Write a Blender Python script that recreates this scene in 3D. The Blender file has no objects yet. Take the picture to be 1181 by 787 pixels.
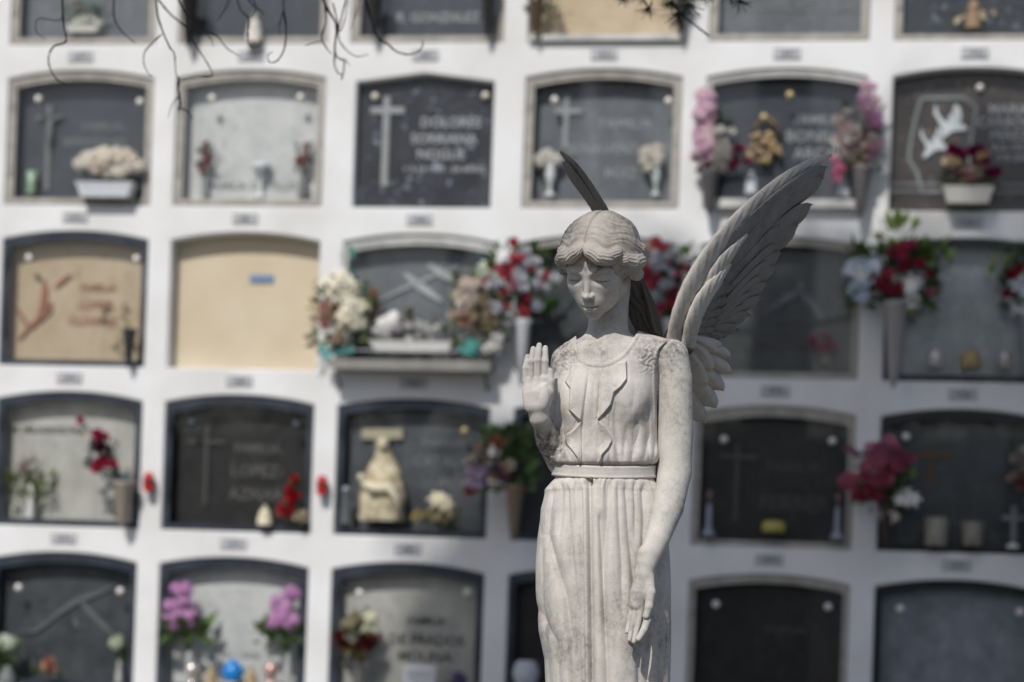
import bpy, bmesh, math, random
import numpy as np
from mathutils import Vector, Matrix, noise as mnoise
R = math.radians
random.seed(7)
rng = np.random.default_rng(11)
scene = bpy.context.scene
COL = scene.collection

# ---------------------------------------------------------------- camera solution
F = 2788.0                      # focal length in photograph pixels (1181 wide)
CX, CYP = 590.5, 728.1          # principal column, row of the horizon
ROLL = R(2.04)
CAM = Vector((0, 0, 1.55))
AR = Vector((math.cos(ROLL), 0, math.sin(ROLL)))     # camera right in the world
AU = Vector((-math.sin(ROLL), 0, math.cos(ROLL)))    # camera up in the world
AF = Vector((0, 1, 0))
U = 0.00187                     # metres per unit of the statue's frame


def srgb(r, g, b):
    f = lambda c: ((c / 255) / 12.92) if c / 255 <= 0.04045 else (((c / 255) + 0.055) / 1.055) ** 2.4
    return (f(r), f(g), f(b), 1.0)


def tag(o, label=None, cat=None, group=None, kind=None):
    if label: o['label'] = label
    if cat: o['category'] = cat
    if group: o['group'] = group
    if kind: o['kind'] = kind
    return o


def empty(name, loc, label=None, cat=None, group=None, rot=None):
    o = bpy.data.objects.new(name, None)
    o.empty_display_size = 0.05
    COL.objects.link(o)
    o.location = loc
    if rot is not None: o.rotation_euler = rot
    return tag(o, label, cat, group)


def link(name, me, mat=None, parent=None):
    o = bpy.data.objects.new(name, me)
    COL.objects.link(o)
    if mat is not None and not me.materials: me.materials.append(mat)
    if parent is not None: o.parent = parent
    return o


def np_mesh(name, V, Q, smooth=True):
    """V (n,3) array, Q (m,k) index array"""
    me = bpy.data.meshes.new(name)
    V = np.asarray(V, dtype=np.float32); Q = np.asarray(Q, dtype=np.int32)
    k = Q.shape[1]
    me.vertices.add(len(V)); me.vertices.foreach_set('co', V.ravel())
    me.loops.add(Q.size); me.loops.foreach_set('vertex_index', Q.ravel())
    me.polygons.add(len(Q))
    me.polygons.foreach_set('loop_start', np.arange(0, Q.size, k, dtype=np.int32))
    me.polygons.foreach_set('loop_total', np.full(len(Q), k, dtype=np.int32))
    if smooth: me.polygons.foreach_set('use_smooth', np.ones(len(Q), dtype=bool))
    me.update(calc_edges=True); me.validate()
    return me


class MB:
    """collects verts and faces into ONE mesh"""
    def __init__(s): s.v = []; s.f = []; s.sm = []
    def add(s, vs, fs, smooth=False):
        b = len(s.v); s.v += [tuple(v) for v in vs]
        for f in fs: s.f.append(tuple(b + i for i in f)); s.sm.append(smooth)
    def box(s, x0, x1, y0, y1, z0, z1):
        s.add([(x0,y0,z0),(x1,y0,z0),(x1,y1,z0),(x0,y1,z0),(x0,y0,z1),(x1,y0,z1),(x1,y1,z1),(x0,y1,z1)],
              [(0,3,2,1),(4,5,6,7),(0,1,5,4),(1,2,6,5),(2,3,7,6),(3,0,4,7)])
    def grid(s, pts, closed_u=False, smooth=True):
        """pts[i][j] ring grid; j closed when closed_u"""
        n = len(pts); m = len(pts[0]); fs = []
        for i in range(n - 1):
            for j in range(m if closed_u else m - 1):
                a = i*m + j; b = i*m + (j+1) % m
                fs.append((a, b, b + m, a + m))
        s.add([p for r in pts for p in r], fs, smooth)
    def lathe(s, prof, c=(0,0,0), n=16, axis='z', smooth=True):
        pts = []
        for r, h in prof:
            row = []
            for k in range(n):
                a = 2*math.pi*k/n
                if axis == 'z': row.append((c[0]+r*math.cos(a), c[1]+r*math.sin(a), c[2]+h))
                else: row.append((c[0]+r*math.cos(a), c[1]+h, c[2]-r*math.sin(a)))
            pts.append(row)
        s.grid(pts, True, smooth)
    def tube(s, path, rad, n=6, smooth=True, caps=True):
        path = [Vector(p) for p in path]
        rings = []; up = Vector((0.12, 0.3, 0.95)).normalized()
        for i, p in enumerate(path):
            t = (path[min(i+1, len(path)-1)] - path[max(i-1, 0)])
            if t.length < 1e-9: t = Vector((0,0,1))
            t.normalize()
            a = t.cross(up)
            if a.length < 1e-4: a = t.cross(Vector((1,0,0)))
            a.normalize(); b = t.cross(a)
            r = rad[i] if hasattr(rad, '__len__') else rad
            rings.append([p + a*(r*math.cos(2*math.pi*k/n)) + b*(r*math.sin(2*math.pi*k/n)) for k in range(n)])
        base = len(s.v)
        s.grid(rings, True, smooth)
        if caps:
            m = len(rings)
            s.f.append(tuple(base + k for k in range(n))[::-1]); s.sm.append(False)
            s.f.append(tuple(base + (m-1)*n + k for k in range(n))); s.sm.append(False)
    def ball(s, c, r, n=8, m=6, sq=(1,1,1)):
        pts = []
        for i in range(m+1):
            th = math.pi*(0.02 + 0.96*i/m)
            pts.append([(c[0]+sq[0]*r*math.sin(th)*math.cos(2*math.pi*k/n), c[1]+sq[1]*r*math.sin(th)*math.sin(2*math.pi*k/n), c[2]+sq[2]*r*math.cos(th)) for k in range(n)])
        s.grid(pts, True, True)
    def prism(s, poly, y0, y1):
        """polygon [(x,z)] extruded between y0 (front) and y1"""
        n = len(poly); vs = [(x, y0, z) for x, z in poly] + [(x, y1, z) for x, z in poly]
        s.add(vs, [tuple(range(n))[::-1], tuple(range(n, 2*n))] + [(i, (i+1) % n, (i+1) % n + n, i+n) for i in range(n)])
    def mesh(s, name):
        me = bpy.data.meshes.new(name)
        me.from_pydata(s.v, [], s.f)
        me.polygons.foreach_set('use_smooth', s.sm)
        me.update()
        bm = bmesh.new(); bm.from_mesh(me); bmesh.ops.recalc_face_normals(bm, faces=bm.faces); bm.to_mesh(me); bm.free()
        return me
    def build(s, name, mat, parent=None):
        return link(name, s.mesh(name), mat, parent)


# ---------------------------------------------------------------- materials
def newmat(name):
    m = bpy.data.materials.new(name); m.use_nodes = True
    nt = m.node_tree; b = nt.nodes['Principled BSDF']
    return m, nt, b

def node(nt, t, **kw):
    n = nt.nodes.new(t)
    for k, v in kw.items():
        if k.startswith('i_'):
            key = k[2:]
            n.inputs[int(key) if key.isdigit() else key.replace('_', ' ')].default_value = v
        else: setattr(n, k, v)
    return n

def mat(name, c, rough=0.6, c2=None, scale=20, bump=0.0, bscale=60, metal=0.0, detail=4, spec=0.5, thr=(0.35, 0.65), trans=0, alpha=1):
    m, nt, b = newmat(name)
    b.inputs['Roughness'].default_value = rough
    b.inputs['Metallic'].default_value = metal
    b.inputs['Specular IOR Level'].default_value = spec
    tc = node(nt, 'ShaderNodeTexCoord')
    if c2 is None: c2 = tuple(x*0.82 for x in c[:3]) + (1,)
    nz = node(nt, 'ShaderNodeTexNoise', i_Scale=scale, i_Detail=detail)
    nt.links.new(tc.outputs['Object'], nz.inputs['Vector'])
    cr = node(nt, 'ShaderNodeValToRGB')
    cr.color_ramp.elements[0].position = thr[0]; cr.color_ramp.elements[1].position = thr[1]
    cr.color_ramp.elements[0].color = c2; cr.color_ramp.elements[1].color = c
    nt.links.new(nz.outputs['Fac'], cr.inputs['Fac'])
    nt.links.new(cr.outputs['Color'], b.inputs['Base Color'])
    if bump:
        n2 = node(nt, 'ShaderNodeTexNoise', i_Scale=bscale, i_Detail=5)
        nt.links.new(tc.outputs['Object'], n2.inputs['Vector'])
        bp = node(nt, 'ShaderNodeBump', i_Strength=bump, i_Distance=0.01)
        nt.links.new(n2.outputs['Fac'], bp.inputs['Height']); nt.links.new(bp.outputs['Normal'], b.inputs['Normal'])
    if trans: b.inputs['Transmission Weight'].default_value = trans
    return m
# ---------------------------------------------------------------- implicit modelling of the carved stone
def P(px, py, d=0.0):
    k = 1 + d / F
    return np.array([(px - CX) * k, d, (CYP - py) * k], dtype=np.float32)

def smin(a, b, k):
    h = np.clip(0.5 + 0.5*(b - a)/k, 0, 1)
    return b + (a - b)*h - k*h*(1 - h)

def smax(a, b, k): return -smin(-a, -b, k)

def cap(p, a, b, ra, rb):
    a = np.asarray(a, np.float32); b = np.asarray(b, np.float32)
    ab = b - a; pa = p - a
    t = np.clip(pa @ ab / float(ab @ ab), 0, 1)
    q = pa - t[:, None]*ab
    return np.sqrt((q*q).sum(1)) - (ra + (rb - ra)*t)

def sph(p, c, r):
    q = p - np.asarray(c, np.float32); return np.sqrt((q*q).sum(1)) - r

def ell(p, c, r, M=None):
    q = p - np.asarray(c, np.float32)
    if M is not None: q = q @ M
    r = np.asarray(r, np.float32)
    k0 = np.sqrt(((q/r)**2).sum(1)); k1 = np.sqrt(((q/(r*r))**2).sum(1))
    return k0*(k0 - 1)/np.maximum(k1, 1e-6)

def chain(p, pts, rad, k=3.0):
    d = None
    for i in range(len(pts) - 1):
        c = cap(p, pts[i], pts[i+1], rad[i], rad[i+1])
        d = c if d is None else smin(d, c, k)
    return d

def tubes(p, pts, rad, nst, amp, twist=0.0, ph=0.0, flat=1.0):
    """tube along a polyline whose skin is carved into strands"""
    pts = [np.asarray(q, np.float32) for q in pts]
    best = np.full(len(p), 1e9, np.float32); ang = np.zeros(len(p), np.float32); ss = np.zeros(len(p), np.float32)
    s0 = 0.0
    ref = np.array([0.3, 0.2, 0.93], np.float32)
    for i in range(len(pts) - 1):
        a, b = pts[i], pts[i+1]; ab = b - a; L = float(np.sqrt(ab @ ab)); t_ = ab / L
        pa = p - a
        t = np.clip(pa @ ab / (L*L), 0, 1); q = pa - t[:, None]*ab
        d = np.sqrt((q*q).sum(1)) - (rad[i] + (rad[i+1] - rad[i])*t)
        e1 = np.cross(t_, ref); e1 /= np.linalg.norm(e1); e2 = np.cross(t_, e1)
        an = np.arctan2(q @ e2, q @ e1)
        m = d < best
        best = np.where(m, d, best); ang = np.where(m, an, ang); ss = np.where(m, s0 + t*L, ss)
        s0 += L
    g = np.abs(np.sin(0.5*nst*ang + twist*ss + ph + 0.35*np.sin(ss*0.16 + ph)))
    return best - amp*(g - 0.55)

def in_poly(x, y, poly):
    ins = np.zeros(x.shape, bool); n = len(poly)
    for i in range(n):
        x0, y0 = poly[i]; x1, y1 = poly[(i+1) % n]
        if y0 == y1: continue
        c = ((y0 > y) != (y1 > y)) & (x < (x1 - x0)*(y - y0)/(y1 - y0) + x0)
        ins ^= c
    return ins

def sd_poly(x, y, poly, closed=True):
    d = np.full(x.shape, 1e9, np.float32); n = len(poly)
    for i in range(n if closed else n - 1):
        ax, ay = poly[i]; bx, by = poly[(i+1) % n]
        ex, ey = bx-ax, by-ay; L = ex*ex + ey*ey + 1e-9
        t = np.clip(((x-ax)*ex + (y-ay)*ey)/L, 0, 1)
        d = np.minimum(d, np.hypot(x-ax-t*ex, y-ay-t*ey))
    if not closed: return d
    return np.where(in_poly(x, y, poly), -d, d)

def polygonise(f, lo, hi, h, B=12, margin=1.6):
    lo = np.asarray(lo, np.float32); hi = np.asarray(hi, np.float32)
    nb = np.ceil((hi - lo)/(B*h)).astype(int)
    N = nb*B
    ci = np.stack(np.meshgrid(*[np.arange(k) for k in nb], indexing='ij'), -1).reshape(-1, 3)
    cc = lo + (ci*B + B/2)*h
    v = np.concatenate([f(cc[i:i+200000].astype(np.float32)) for i in range(0, len(cc), 200000)])
    act = np.abs(v) < 0.87*B*h*margin
    D = np.repeat(np.repeat(np.repeat(np.where(v < 0, -9., 9.).astype(np.float32).reshape(nb), B, 0), B, 1), B, 2)
    loc = np.stack(np.meshgrid(*[np.arange(B)]*3, indexing='ij'), -1).reshape(-1, 3)
    A = ci[act]
    for i in range(0, len(A), 250):
        a = A[i:i+250]
        g = (a[:, None, :]*B + loc[None]).reshape(-1, 3)
        D[g[:, 0], g[:, 1], g[:, 2]] = f((lo + g*h).astype(np.float32))
    S = (D < 0)
    c = np.zeros(tuple(N - 1), np.int8)
    for i in (0, 1):
        for j in (0, 1):
            for k in (0, 1):
                c += S[i:N[0]-1+i, j:N[1]-1+j, k:N[2]-1+k]
    cells = np.argwhere((c > 0) & (c < 8)); del c
    off = np.array([(i, j, k) for i in (0, 1) for j in (0, 1) for k in (0, 1)])
    vals = np.stack([D[cells[:, 0]+o[0], cells[:, 1]+o[1], cells[:, 2]+o[2]] for o in off], 1)
    acc = np.zeros((len(cells), 3), np.float32); cnt = np.zeros(len(cells), np.float32)
    for a in range(8):
        for b in range(a+1, 8):
            if np.abs(off[a]-off[b]).sum() != 1: continue
            m = (vals[:, a] < 0) != (vals[:, b] < 0)
            t = np.where(m, vals[:, a]/(vals[:, a]-vals[:, b] + 1e-12), 0)
            acc += np.where(m[:, None], off[a] + t[:, None]*(off[b]-off[a]), 0); cnt += m
    V = lo + (cells + acc/np.maximum(cnt, 1)[:, None])*h
    idx = np.full(tuple(N), -1, np.int32); idx[cells[:, 0], cells[:, 1], cells[:, 2]] = np.arange(len(cells))
    Q = []
    for ax in range(3):
        sl0 = [slice(None)]*3; sl1 = [slice(None)]*3
        sl0[ax] = slice(0, -1); sl1[ax] = slice(1, None)
        e = np.argwhere(S[tuple(sl0)] != S[tuple(sl1)])
        u, w = (ax+1) % 3, (ax+2) % 3
        e = e[(e[:, u] > 0) & (e[:, w] > 0)]
        def at(du, dw):
            q = e.copy(); q[:, u] += du; q[:, w] += dw; return idx[q[:, 0], q[:, 1], q[:, 2]]
        q = np.stack([at(-1, -1), at(0, -1), at(0, 0), at(-1, 0)], 1)
        s = S[e[:, 0], e[:, 1], e[:, 2]]
        q = np.where(s[:, None], q, q[:, ::-1])
        Q.append(q[(q >= 0).all(1)])
    return V, np.concatenate(Q)

# statue frame -> world: metres from the statue's root
def to_world(V):
    V = np.asarray(V, np.float64)
    M = np.array([AR, AF, AU])
    q = V.copy(); q[:, 1] += F
    return (q*U) @ M + np.array(CAM)
# ---------------------------------------------------------------- statue: head frame (millimetres, x her left, y face, z crown)
HS = 1/1.93
PSI, YOWN, TH, RO = R(9), R(18), R(33), R(-5)
def head_axes():
    s, c = math.sin(PSI), math.cos(PSI); st, ct = math.sin(TH), math.cos(TH)
    r = np.array([c, -s, 0]); f = np.array([-s*ct, -c*ct, -st]); t = np.array([-s*st, -c*st, ct])
    r, f = r*math.cos(YOWN) - f*math.sin(YOWN)*-1, f*math.cos(YOWN) - r*math.sin(YOWN)
    # roll about the viewing axis
    a = RO; M = np.array([[math.cos(a), 0, math.sin(a)], [0, 1, 0], [-math.sin(a), 0, math.cos(a)]])
    return np.stack([M @ r, M @ f, M @ t]).astype(np.float32)
HA = head_axes()
_eye = P(676.5, 323, -22 - 40)
HC = (_eye - (84*HS)*HA[1]).astype(np.float32)
def toh(p): return ((p - HC) @ HA.T)/HS           # statue frame -> head mm
def fromh(q): return np.asarray(q, np.float32)*HS @ HA + HC

def f_head(q):
    x, y, z = q[:, 0], q[:, 1], q[:, 2]; ax = np.abs(x)
    z = np.where(z < 0, z/0.90, z); q = np.stack([x, y, z], 1)
    qa = np.stack([ax, y, z], 1)
    d = ell(q, (0, -10, 24), (72, 89, 72))
    d = smin(d, ell(q, (0, 34, -22), (56, 51, 70)), 22)
    d = smin(d, cap(qa, (40, 12, -58), (0, 64, -94), 20, 17), 20)      # jaw
    d = smin(d, sph(q, (0, 73, -94), 15.5), 12)                        # chin
    d = smin(d, ell(qa, (30, 54, -26), (28, 26, 32)), 18)              # cheeks
    d = smin(d, ell(q, (0, 44, -54), (47, 41, 46)), 16)
    d = smin(d, ell(q, (0, 66, -64), (31, 23, 27)), 18)                # muzzle
    d = smin(d, smin(cap(qa, (8, 77.5, 12), (27, 77, 20), 4.5, 5.5), cap(qa, (27, 78, 20), (50, 60, 12), 6, 5), 4), 10)   # brow
    d = smax(d, -ell(qa, (31, 94, 0), (21, 19, 14)), 8)             # socket
    ey = np.array([31.5, 63.0, -4.5], np.float32)
    ball = ell(qa, ey, (17.5, 15.5, 14))
    zl = -3.5 - 0.006*(ax-30)**2
    up = smax(ell(qa, ey, (20.5, 19.2, 17.2)), -(z - zl), 0.6)
    lo = smax(ell(qa, ey, (19, 17.6, 15.4)), z + 12.8 - 0.004*(ax-30)**2, 1.2)
    d = smin(d, ball, 1.0); d = smin(d, up, 1.5); d = smin(d, lo, 3.0)
    d = smax(d, -(np.maximum(np.hypot(z - zl + 1.2, 0.25*np.maximum(0, 79 - y - 0.022*(ax-31)**2)) - 1.1, np.abs(ax-31.5) - 13)), 0.8)
    # nose
    d = smin(d, cap(q, (0, 78.5, 8), (0, 95, -33), 4.6, 6.2), 10)
    d = smin(d, sph(q, (0, 99, -37.5), 6.8), 5)
    d = smin(d, ell(qa, (7.8, 89.5, -40), (6.0, 9.5, 6.2)), 5)
    d = smax(d, -ell(qa, (4.8, 94, -48), (2.8, 4.6, 4.5)), 1.6)
    # mouth
    up = smin(cap(qa, (20, 80, -68.5), (7, 90.5, -63.5), 2.4, 4.6), cap(qa, (7, 90.5, -63.5), (0, 91.5, -65), 4.6, 4.0), 2)
    d = smin(d, up, 3)
    d = smin(d, smin(cap(qa, (18, 81, -72), (7, 88.5, -76.5), 2.6, 6.0), cap(qa, (7, 88.5, -76.5), (0, 89.5, -77), 6.0, 6.2), 2), 3)
    mz = -69.6 + 1.2*np.exp(-(ax/5)**2)
    d = smax(d, -(np.maximum(np.hypot((z-mz), 0.42*np.maximum(0, 92.5 - y - 0.022*ax*ax)) - 1.3, ax - 20)), 1.5)
    d = smax(d, -ell(q, (0, 97, -87.5), (15, 8.5, 5)), 6)
    d = smax(d, -ell(q, (0, 98.5, -54.5), (2.4, 6.2, 6)), 3)
    # ear stub
    d = smin(d, ell(qa, (70, -4, -18), (7, 14, 26)), 5)
    return d

def f_hair(p):
    q = toh(p); x, y, z = q[:, 0], q[:, 1], q[:, 2]; ax = np.abs(x)
    qa = np.stack([ax, y, z], 1)
    # cap with combed strands
    d = ell(q, (0, -12, 27), (87, 94, 82))
    u = y + 0.0065*ax*ax + 5*np.sin(ax/13.0 + 0.6)
    st = np.abs(np.sin(u*math.pi/13.0)); st2 = np.abs(np.sin(u*math.pi/8.2 + 1.0 + 0.8*np.sin(ax/9)))
    wave = 2.6*np.sin((ax*0.9 + 0.25*np.abs(y))/9.5)*np.clip((ax-18)/30, 0, 1)
    pk = np.clip(ax/9, 0, 1)
    d = d - pk*(1.9*(st-0.5) + 1.2*(st2-0.5)) - 0.6*wave
    d = d + 5.5*np.exp(-(x/3.2)**2)*np.clip((z-15)/20, 0, 1)              # parting
    cut = ell(q, (0, 84, -6), (60, 66, 74))
    d = smax(d, -cut, 5)
    d = smax(d, -(z + 34) + 0*z, 6)
    sd = x > 0
    dl = []
    # hairline rolls, waves and the curls over the ears
    dd = tubes(qa, [(2, 71, 72), (16, 78, 64), (34, 77, 52), (50, 66, 45), (64, 46, 48)], [8, 14, 16.5, 16, 12], 13, 1.9, 0.05, 0.3)
    dd = smin(dd, tubes(qa, [(56, 44, 42), (72, 34, 26), (83, 14, 10), (86, -10, 2), (78, -34, -10)], [12, 16, 18, 18, 16], 13, 2.0, -0.05, 1.1), 4)
    dd = smin(dd, tubes(qa, [(76, 26, 6), (84, 10, -12), (80, -8, -28), (66, -28, -38), (50, -44, -40)], [10, 14, 15, 14, 12], 11, 2.0, 0.07, 0.0), 2.5)
    dd = smin(dd, tubes(qa, [(78, -10, 44), (88, -26, 24), (84, -46, 0)], [10, 13, 14], 11, 1.8, 0.06, 2.0), 4)
    d = smin(d, dd, 7)
    # mass at the nape
    back = ell(q, (0, -62, -8), (62, 44, 52)) - 1.8*np.abs(np.sin(x*0.28 + 0.6*np.sin(z*0.12))) 
    d = smin(d, back, 10)
    ga = smax(d, -(cut + 0.0), 3)
    d = np.where(y > 20, np.minimum(d, 1e9), d)
    return d*HS

def f_lock(p):
    d = tubes(p, [P(724, 316, 6), P(734, 338, 16), P(746, 362, 24), P(755, 388, 26)], [13, 13.5, 12, 9], 9, 2.6, 0.06, 0.4)
    return smin(d, tubes(p, [P(716, 320, 12), P(727, 346, 20), P(738, 370, 26), P(745, 390, 28)], [10, 10, 9, 7], 9, 2.2, -0.05, 1.4), 1.5)

# ---------------------------------------------------------------- body, arms and hands (statue frame)
def hand_left_down(p):
    """her left hand, hanging, palm turned to the viewer"""
    d = cap(p, P(746, 640, -58), P(743, 664, -62), 11.5, 10)
    palm = chain(p, [P(742, 664, -62), P(738, 684, -64), P(735.5, 698, -65)], [10, 9.5, 8], 4)
    palm = smin(palm, cap(p, P(746, 672, -60), P(742, 700, -60), 8, 7), 5)
    palm = smin(palm, cap(p, P(737, 676, -63), P(731, 698, -64), 7.5, 4.8), 4)
    d = smin(d, palm, 5)
    # thumb, in front
    d = smin(d, chain(p, [P(748, 668, -66), P(750, 684, -73), P(748.5, 700, -77), P(745.5, 711, -78)], [6.5, 6.0, 4.6, 3.6], 2), 3)
    fg = None
    for pts, rad in (
        ([P(730, 698, -63), P(726.5, 713, -64), P(723, 729, -68)], [3.6, 3.0, 2.4]),
        ([P(734, 701, -66), P(729.5, 720, -69), P(726, 738, -73)], [3.8, 3.3, 2.7]),
        ([P(739, 702, -68), P(735.5, 721, -73), P(731, 740, -78)], [3.9, 3.4, 2.8]),
        ([P(746, 702, -64), P(746.5, 716, -74), P(742.5, 727, -80), P(736.5, 737, -83)], [4.6, 4.4, 4.0, 3.2])):
        c_ = chain(p, pts, rad, 0.8)
        fg = c_ if fg is None else np.minimum(fg, c_)
    return smin(d, fg, 1.2)

def hand_right_up(p):
    """her right hand, raised, palm to the viewer"""
    D = -52
    d = chain(p, [P(621, 482, D+6), P(619, 468, D+1), P(618, 455, D)], [9.8, 10.2, 9.5], 1.5)
    palm = chain(p, [P(613, 466, D), P(610.5, 452, D-1), P(609, 439, D-1)], [8.5, 7.5, 5.5], 4)
    palm = smin(palm, chain(p, [P(620, 468, D), P(619.5, 450, D), P(620, 438, D)], [8, 7, 6], 4), 4)
    palm = smin(palm, chain(p, [P(625, 466, D+1), P(627.5, 450, D+1), P(629, 437, D)], [7, 6.5, 6], 4), 4)
    palm = smin(palm, ell(p, P(627, 458, D-5), (7, 6, 14)), 5)           # thumb mound
    palm = smin(palm, ell(p, P(609.5, 462, D-4), (6, 5, 13)), 4)
    d = smin(d, palm, 5)
    for pts, rad in (
        ([P(606.5, 440, D-1), P(606.2, 425, D-2), P(608.3, 411.5, D+1)], [4.3, 3.7, 2.9]),
        ([P(612.6, 437, D-1), P(612.6, 418, D-3), P(615.0, 402.5, D+1)], [4.4, 4.0, 3.1]),
        ([P(620.4, 436, D-1), P(620.4, 416, D-3), P(622.0, 398.5, D+1)], [4.5, 4.1, 3.2]),
        ([P(628.6, 436, D), P(628.8, 417, D-2), P(629.0, 401.5, D+2)], [4.5, 4.0, 3.1])):
        d = smin(d, chain(p, pts, rad, 1.2), 0.8)
    # thumb, lying along the index side
    d = smin(d, chain(p, [P(629, 466, D+2), P(633.5, 452, D), P(635, 440, D-1), P(634.5, 428, D-1)], [6.5, 5.4, 4.4, 3.3], 2), 2.5)
    # creases of the palm
    x = p[:, 0]; z = p[:, 2]
    m = (p[:, 1] < D)
    c1 = sd_poly(x, z, [(P(604, 452, D)[0], P(604, 452, D)[2]), (P(616, 449, D)[0], P(616, 449, D)[2]), (P(628, 441, D)[0], P(628, 441, D)[2])], False)
    c2 = sd_poly(x, z, [(P(633, 446, D)[0], P(633, 446, D)[2]), (P(623, 452, D)[0], P(623, 452, D)[2]), (P(619, 466, D)[0], P(619, 466, D)[2])], False)
    d = d + 0.3*np.exp(-(c1/1.5)**2)*m + 0.35*np.exp(-(c2/1.6)**2)*m
    return d

SH_L = P(774.5, 411, 6); SH_R = P(652, 420, 12)
def f_arms(p):
    a = chain(p, [SH_L, P(778, 440, 4), P(779, 500, 0), P(778, 545, -6)], [19.8, 20.8, 20.6, 19.2], 1.2)
    a = smin(a, chain(p, [P(778, 545, -6), P(771, 585, -26), P(758, 622, -46), P(746, 650, -59)], [19.5, 17.5, 14, 11], 1.2), 3)
    a = smin(a, hand_left_down(p), 4)
    b = chain(p, [SH_R, P(650, 470, 16), P(646, 532, 8)], [17, 16, 14.5], 1.2)
    b = smin(b, chain(p, [P(646, 534, 6), P(632, 508, -20), P(623, 482, -44)], [14.5, 14, 9.6], 1.2), 3)
    b = smin(b, hand_right_up(p), 8)
    return np.minimum(a, b)

TZ = [345, 380, 395, 405, 420, 446, 470, 500, 522, 534, 545, 560, 600]
TC = [699, 700, 702, 704, 702, 697, 695, 695, 695, 695, 696.5, 696.5, 696.5]
TA = [22, 26, 44, 58, 63, 64.5, 63.5, 63.5, 62.5, 61, 58, 58, 58]
TB = [20, 22, 27, 33, 39, 45, 47, 46, 45, 44, 42, 42, 42]
def loft(p, extra=0.0):
    py = CYP - p[:, 2]/(1 + (p[:, 1]-0)*0/F)
    c = np.interp(py, TZ, np.array(TC) - CX).astype(np.float32)
    a = np.interp(py, TZ, TA).astype(np.float32) + extra; b = np.interp(py, TZ, TB).astype(np.float32) + extra
    X = (p[:, 0]-c); Y = p[:, 1]
    k = np.sqrt((X/a)**2 + (Y/b)**2)
    g = np.sqrt((X/(a*a))**2 + (Y/(b*b))**2)
    return k*(k-1)/np.maximum(g, 1e-5)

def f_neck(p):
    d = chain(p, [P(703, 415, 6), P(701, 388, 4), P(702, 360, 1), P(708, 325, 2)], [27, 24, 22, 20], 3)
    # clavicles and the little hollow above the breastbone
    d = smin(d, cap(p, P(688, 405, -24), P(655, 400, -8), 4, 5), 12)
    d = smin(d, cap(p, P(697, 405, -25), P(745, 398, -8), 4, 5), 12)
    d = smin(d, cap(p, P(718, 362, -14), P(697, 402, -18), 3, 3), 8)      # sternomastoid
    return d

def f_torso_skin(p):
    d = loft(p, -3.2)
    d = smin(d, cap(p, P(660, 414, 6), P(696, 398, 0), 15, 15), 10)
    d = smin(d, cap(p, P(763, 411, 6), P(710, 398, 0), 15, 15), 10)
    return smax(d, p[:, 2] - (CYP-388), 12)

def f_body(p):
    q = toh(p)
    h = np.full(len(p), 60., np.float32)
    m = (p[:, 2] > CYP - 395)
    if m.any(): h[m] = f_head(q[m])*HS
    n = f_neck(p)
    t = smin(f_torso_skin(p), n, 12)
    d = smin(h, t, 2.5)
    d = smin(d, f_arms(p), 5)
    return d

# dress bodice
def px_of(p):
    k = 1 + p[:, 1]/F
    return p[:, 0]/k + CX, CYP - p[:, 2]/k
def chaikin(poly, n=2):
    for _ in range(n):
        q = []
        for i in range(len(poly)):
            a, b = poly[i], poly[(i+1) % len(poly)]
            q += [(a[0]*.75+b[0]*.25, a[1]*.75+b[1]*.25), (a[0]*.25+b[0]*.75, a[1]*.25+b[1]*.75)]
        poly = q
    return poly
NECK = [(640, 300), (662, 360), (663.5, 375), (664.5, 388), (665.7, 398), (667, 406), (669.5, 412), (673.5, 415.5), (679, 417.5), (686, 418.7), (693, 419), (700, 417.8), (707, 415), (713.5, 411), (719.5, 405.5), (725, 399), (730, 391.5), (734.5, 384), (738, 377), (745, 360), (752, 340), (740, 300)]
RUF_R = [(692, 420), (722, 417), (722.8, 437), (716, 446), (708, 452.6), (704.4, 466.6), (697, 476), (689, 484.4), (691, 470), (691.5, 440)]
RUF_R2 = [(689, 484.4), (696, 491), (703, 502), (705.7, 508.6), (702, 516), (694, 525), (692.5, 533), (689.5, 534), (690, 505)]
RUF_L = [(679, 420), (676, 445), (671, 477), (670, 486), (668, 484), (656.6, 473), (657.5, 448), (652.5, 441), (657, 432), (660, 420)]
RUF_L2 = [(670, 486), (662, 496), (653.6, 502), (652.2, 508), (654, 513), (661, 521), (666, 528), (667, 533), (671, 533), (671, 500)]
ZIG_R = [(722, 415), (722.8, 437), (716, 446), (708, 452.6), (704.4, 466.6), (697, 476), (689, 484.4), (696, 491), (703, 502), (705.7, 508.6), (702, 516), (694, 525), (692.5, 535)]
ZIG_L = [(660, 417), (657, 432), (652.5, 441), (657.5, 448), (656.8, 473), (668, 484), (662, 496), (653.6, 502), (652.2, 508), (654, 513), (661, 521), (666, 528), (667, 535)]
RUF_R, RUF_R2, RUF_L, RUF_L2 = [chaikin(q, 0) for q in (RUF_R, RUF_R2, RUF_L, RUF_L2)]
def val(x, y, pts, dep, w0, w1=None):
    """a valley along a polyline x(y); narrow to the left, soft to the right"""
    ys = [q[1] for q in pts]; xs = [q[0] for q in pts]
    xc = np.interp(y, ys, xs); dx = x - xc
    w1 = w1 or w0
    w = np.where(dx < 0, w0, w1)
    e = np.clip((y - ys[0])/(14 if ys[0] > 545 else 26), 0, 1)*np.clip((ys[-1] - y)/(14 if ys[0] < 545 else 40) + (ys[-1] > 800), 0, 1); e = e*e*(3-2*e)
    return dep*np.exp(-np.abs(dx/w)**1.4)*e
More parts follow.
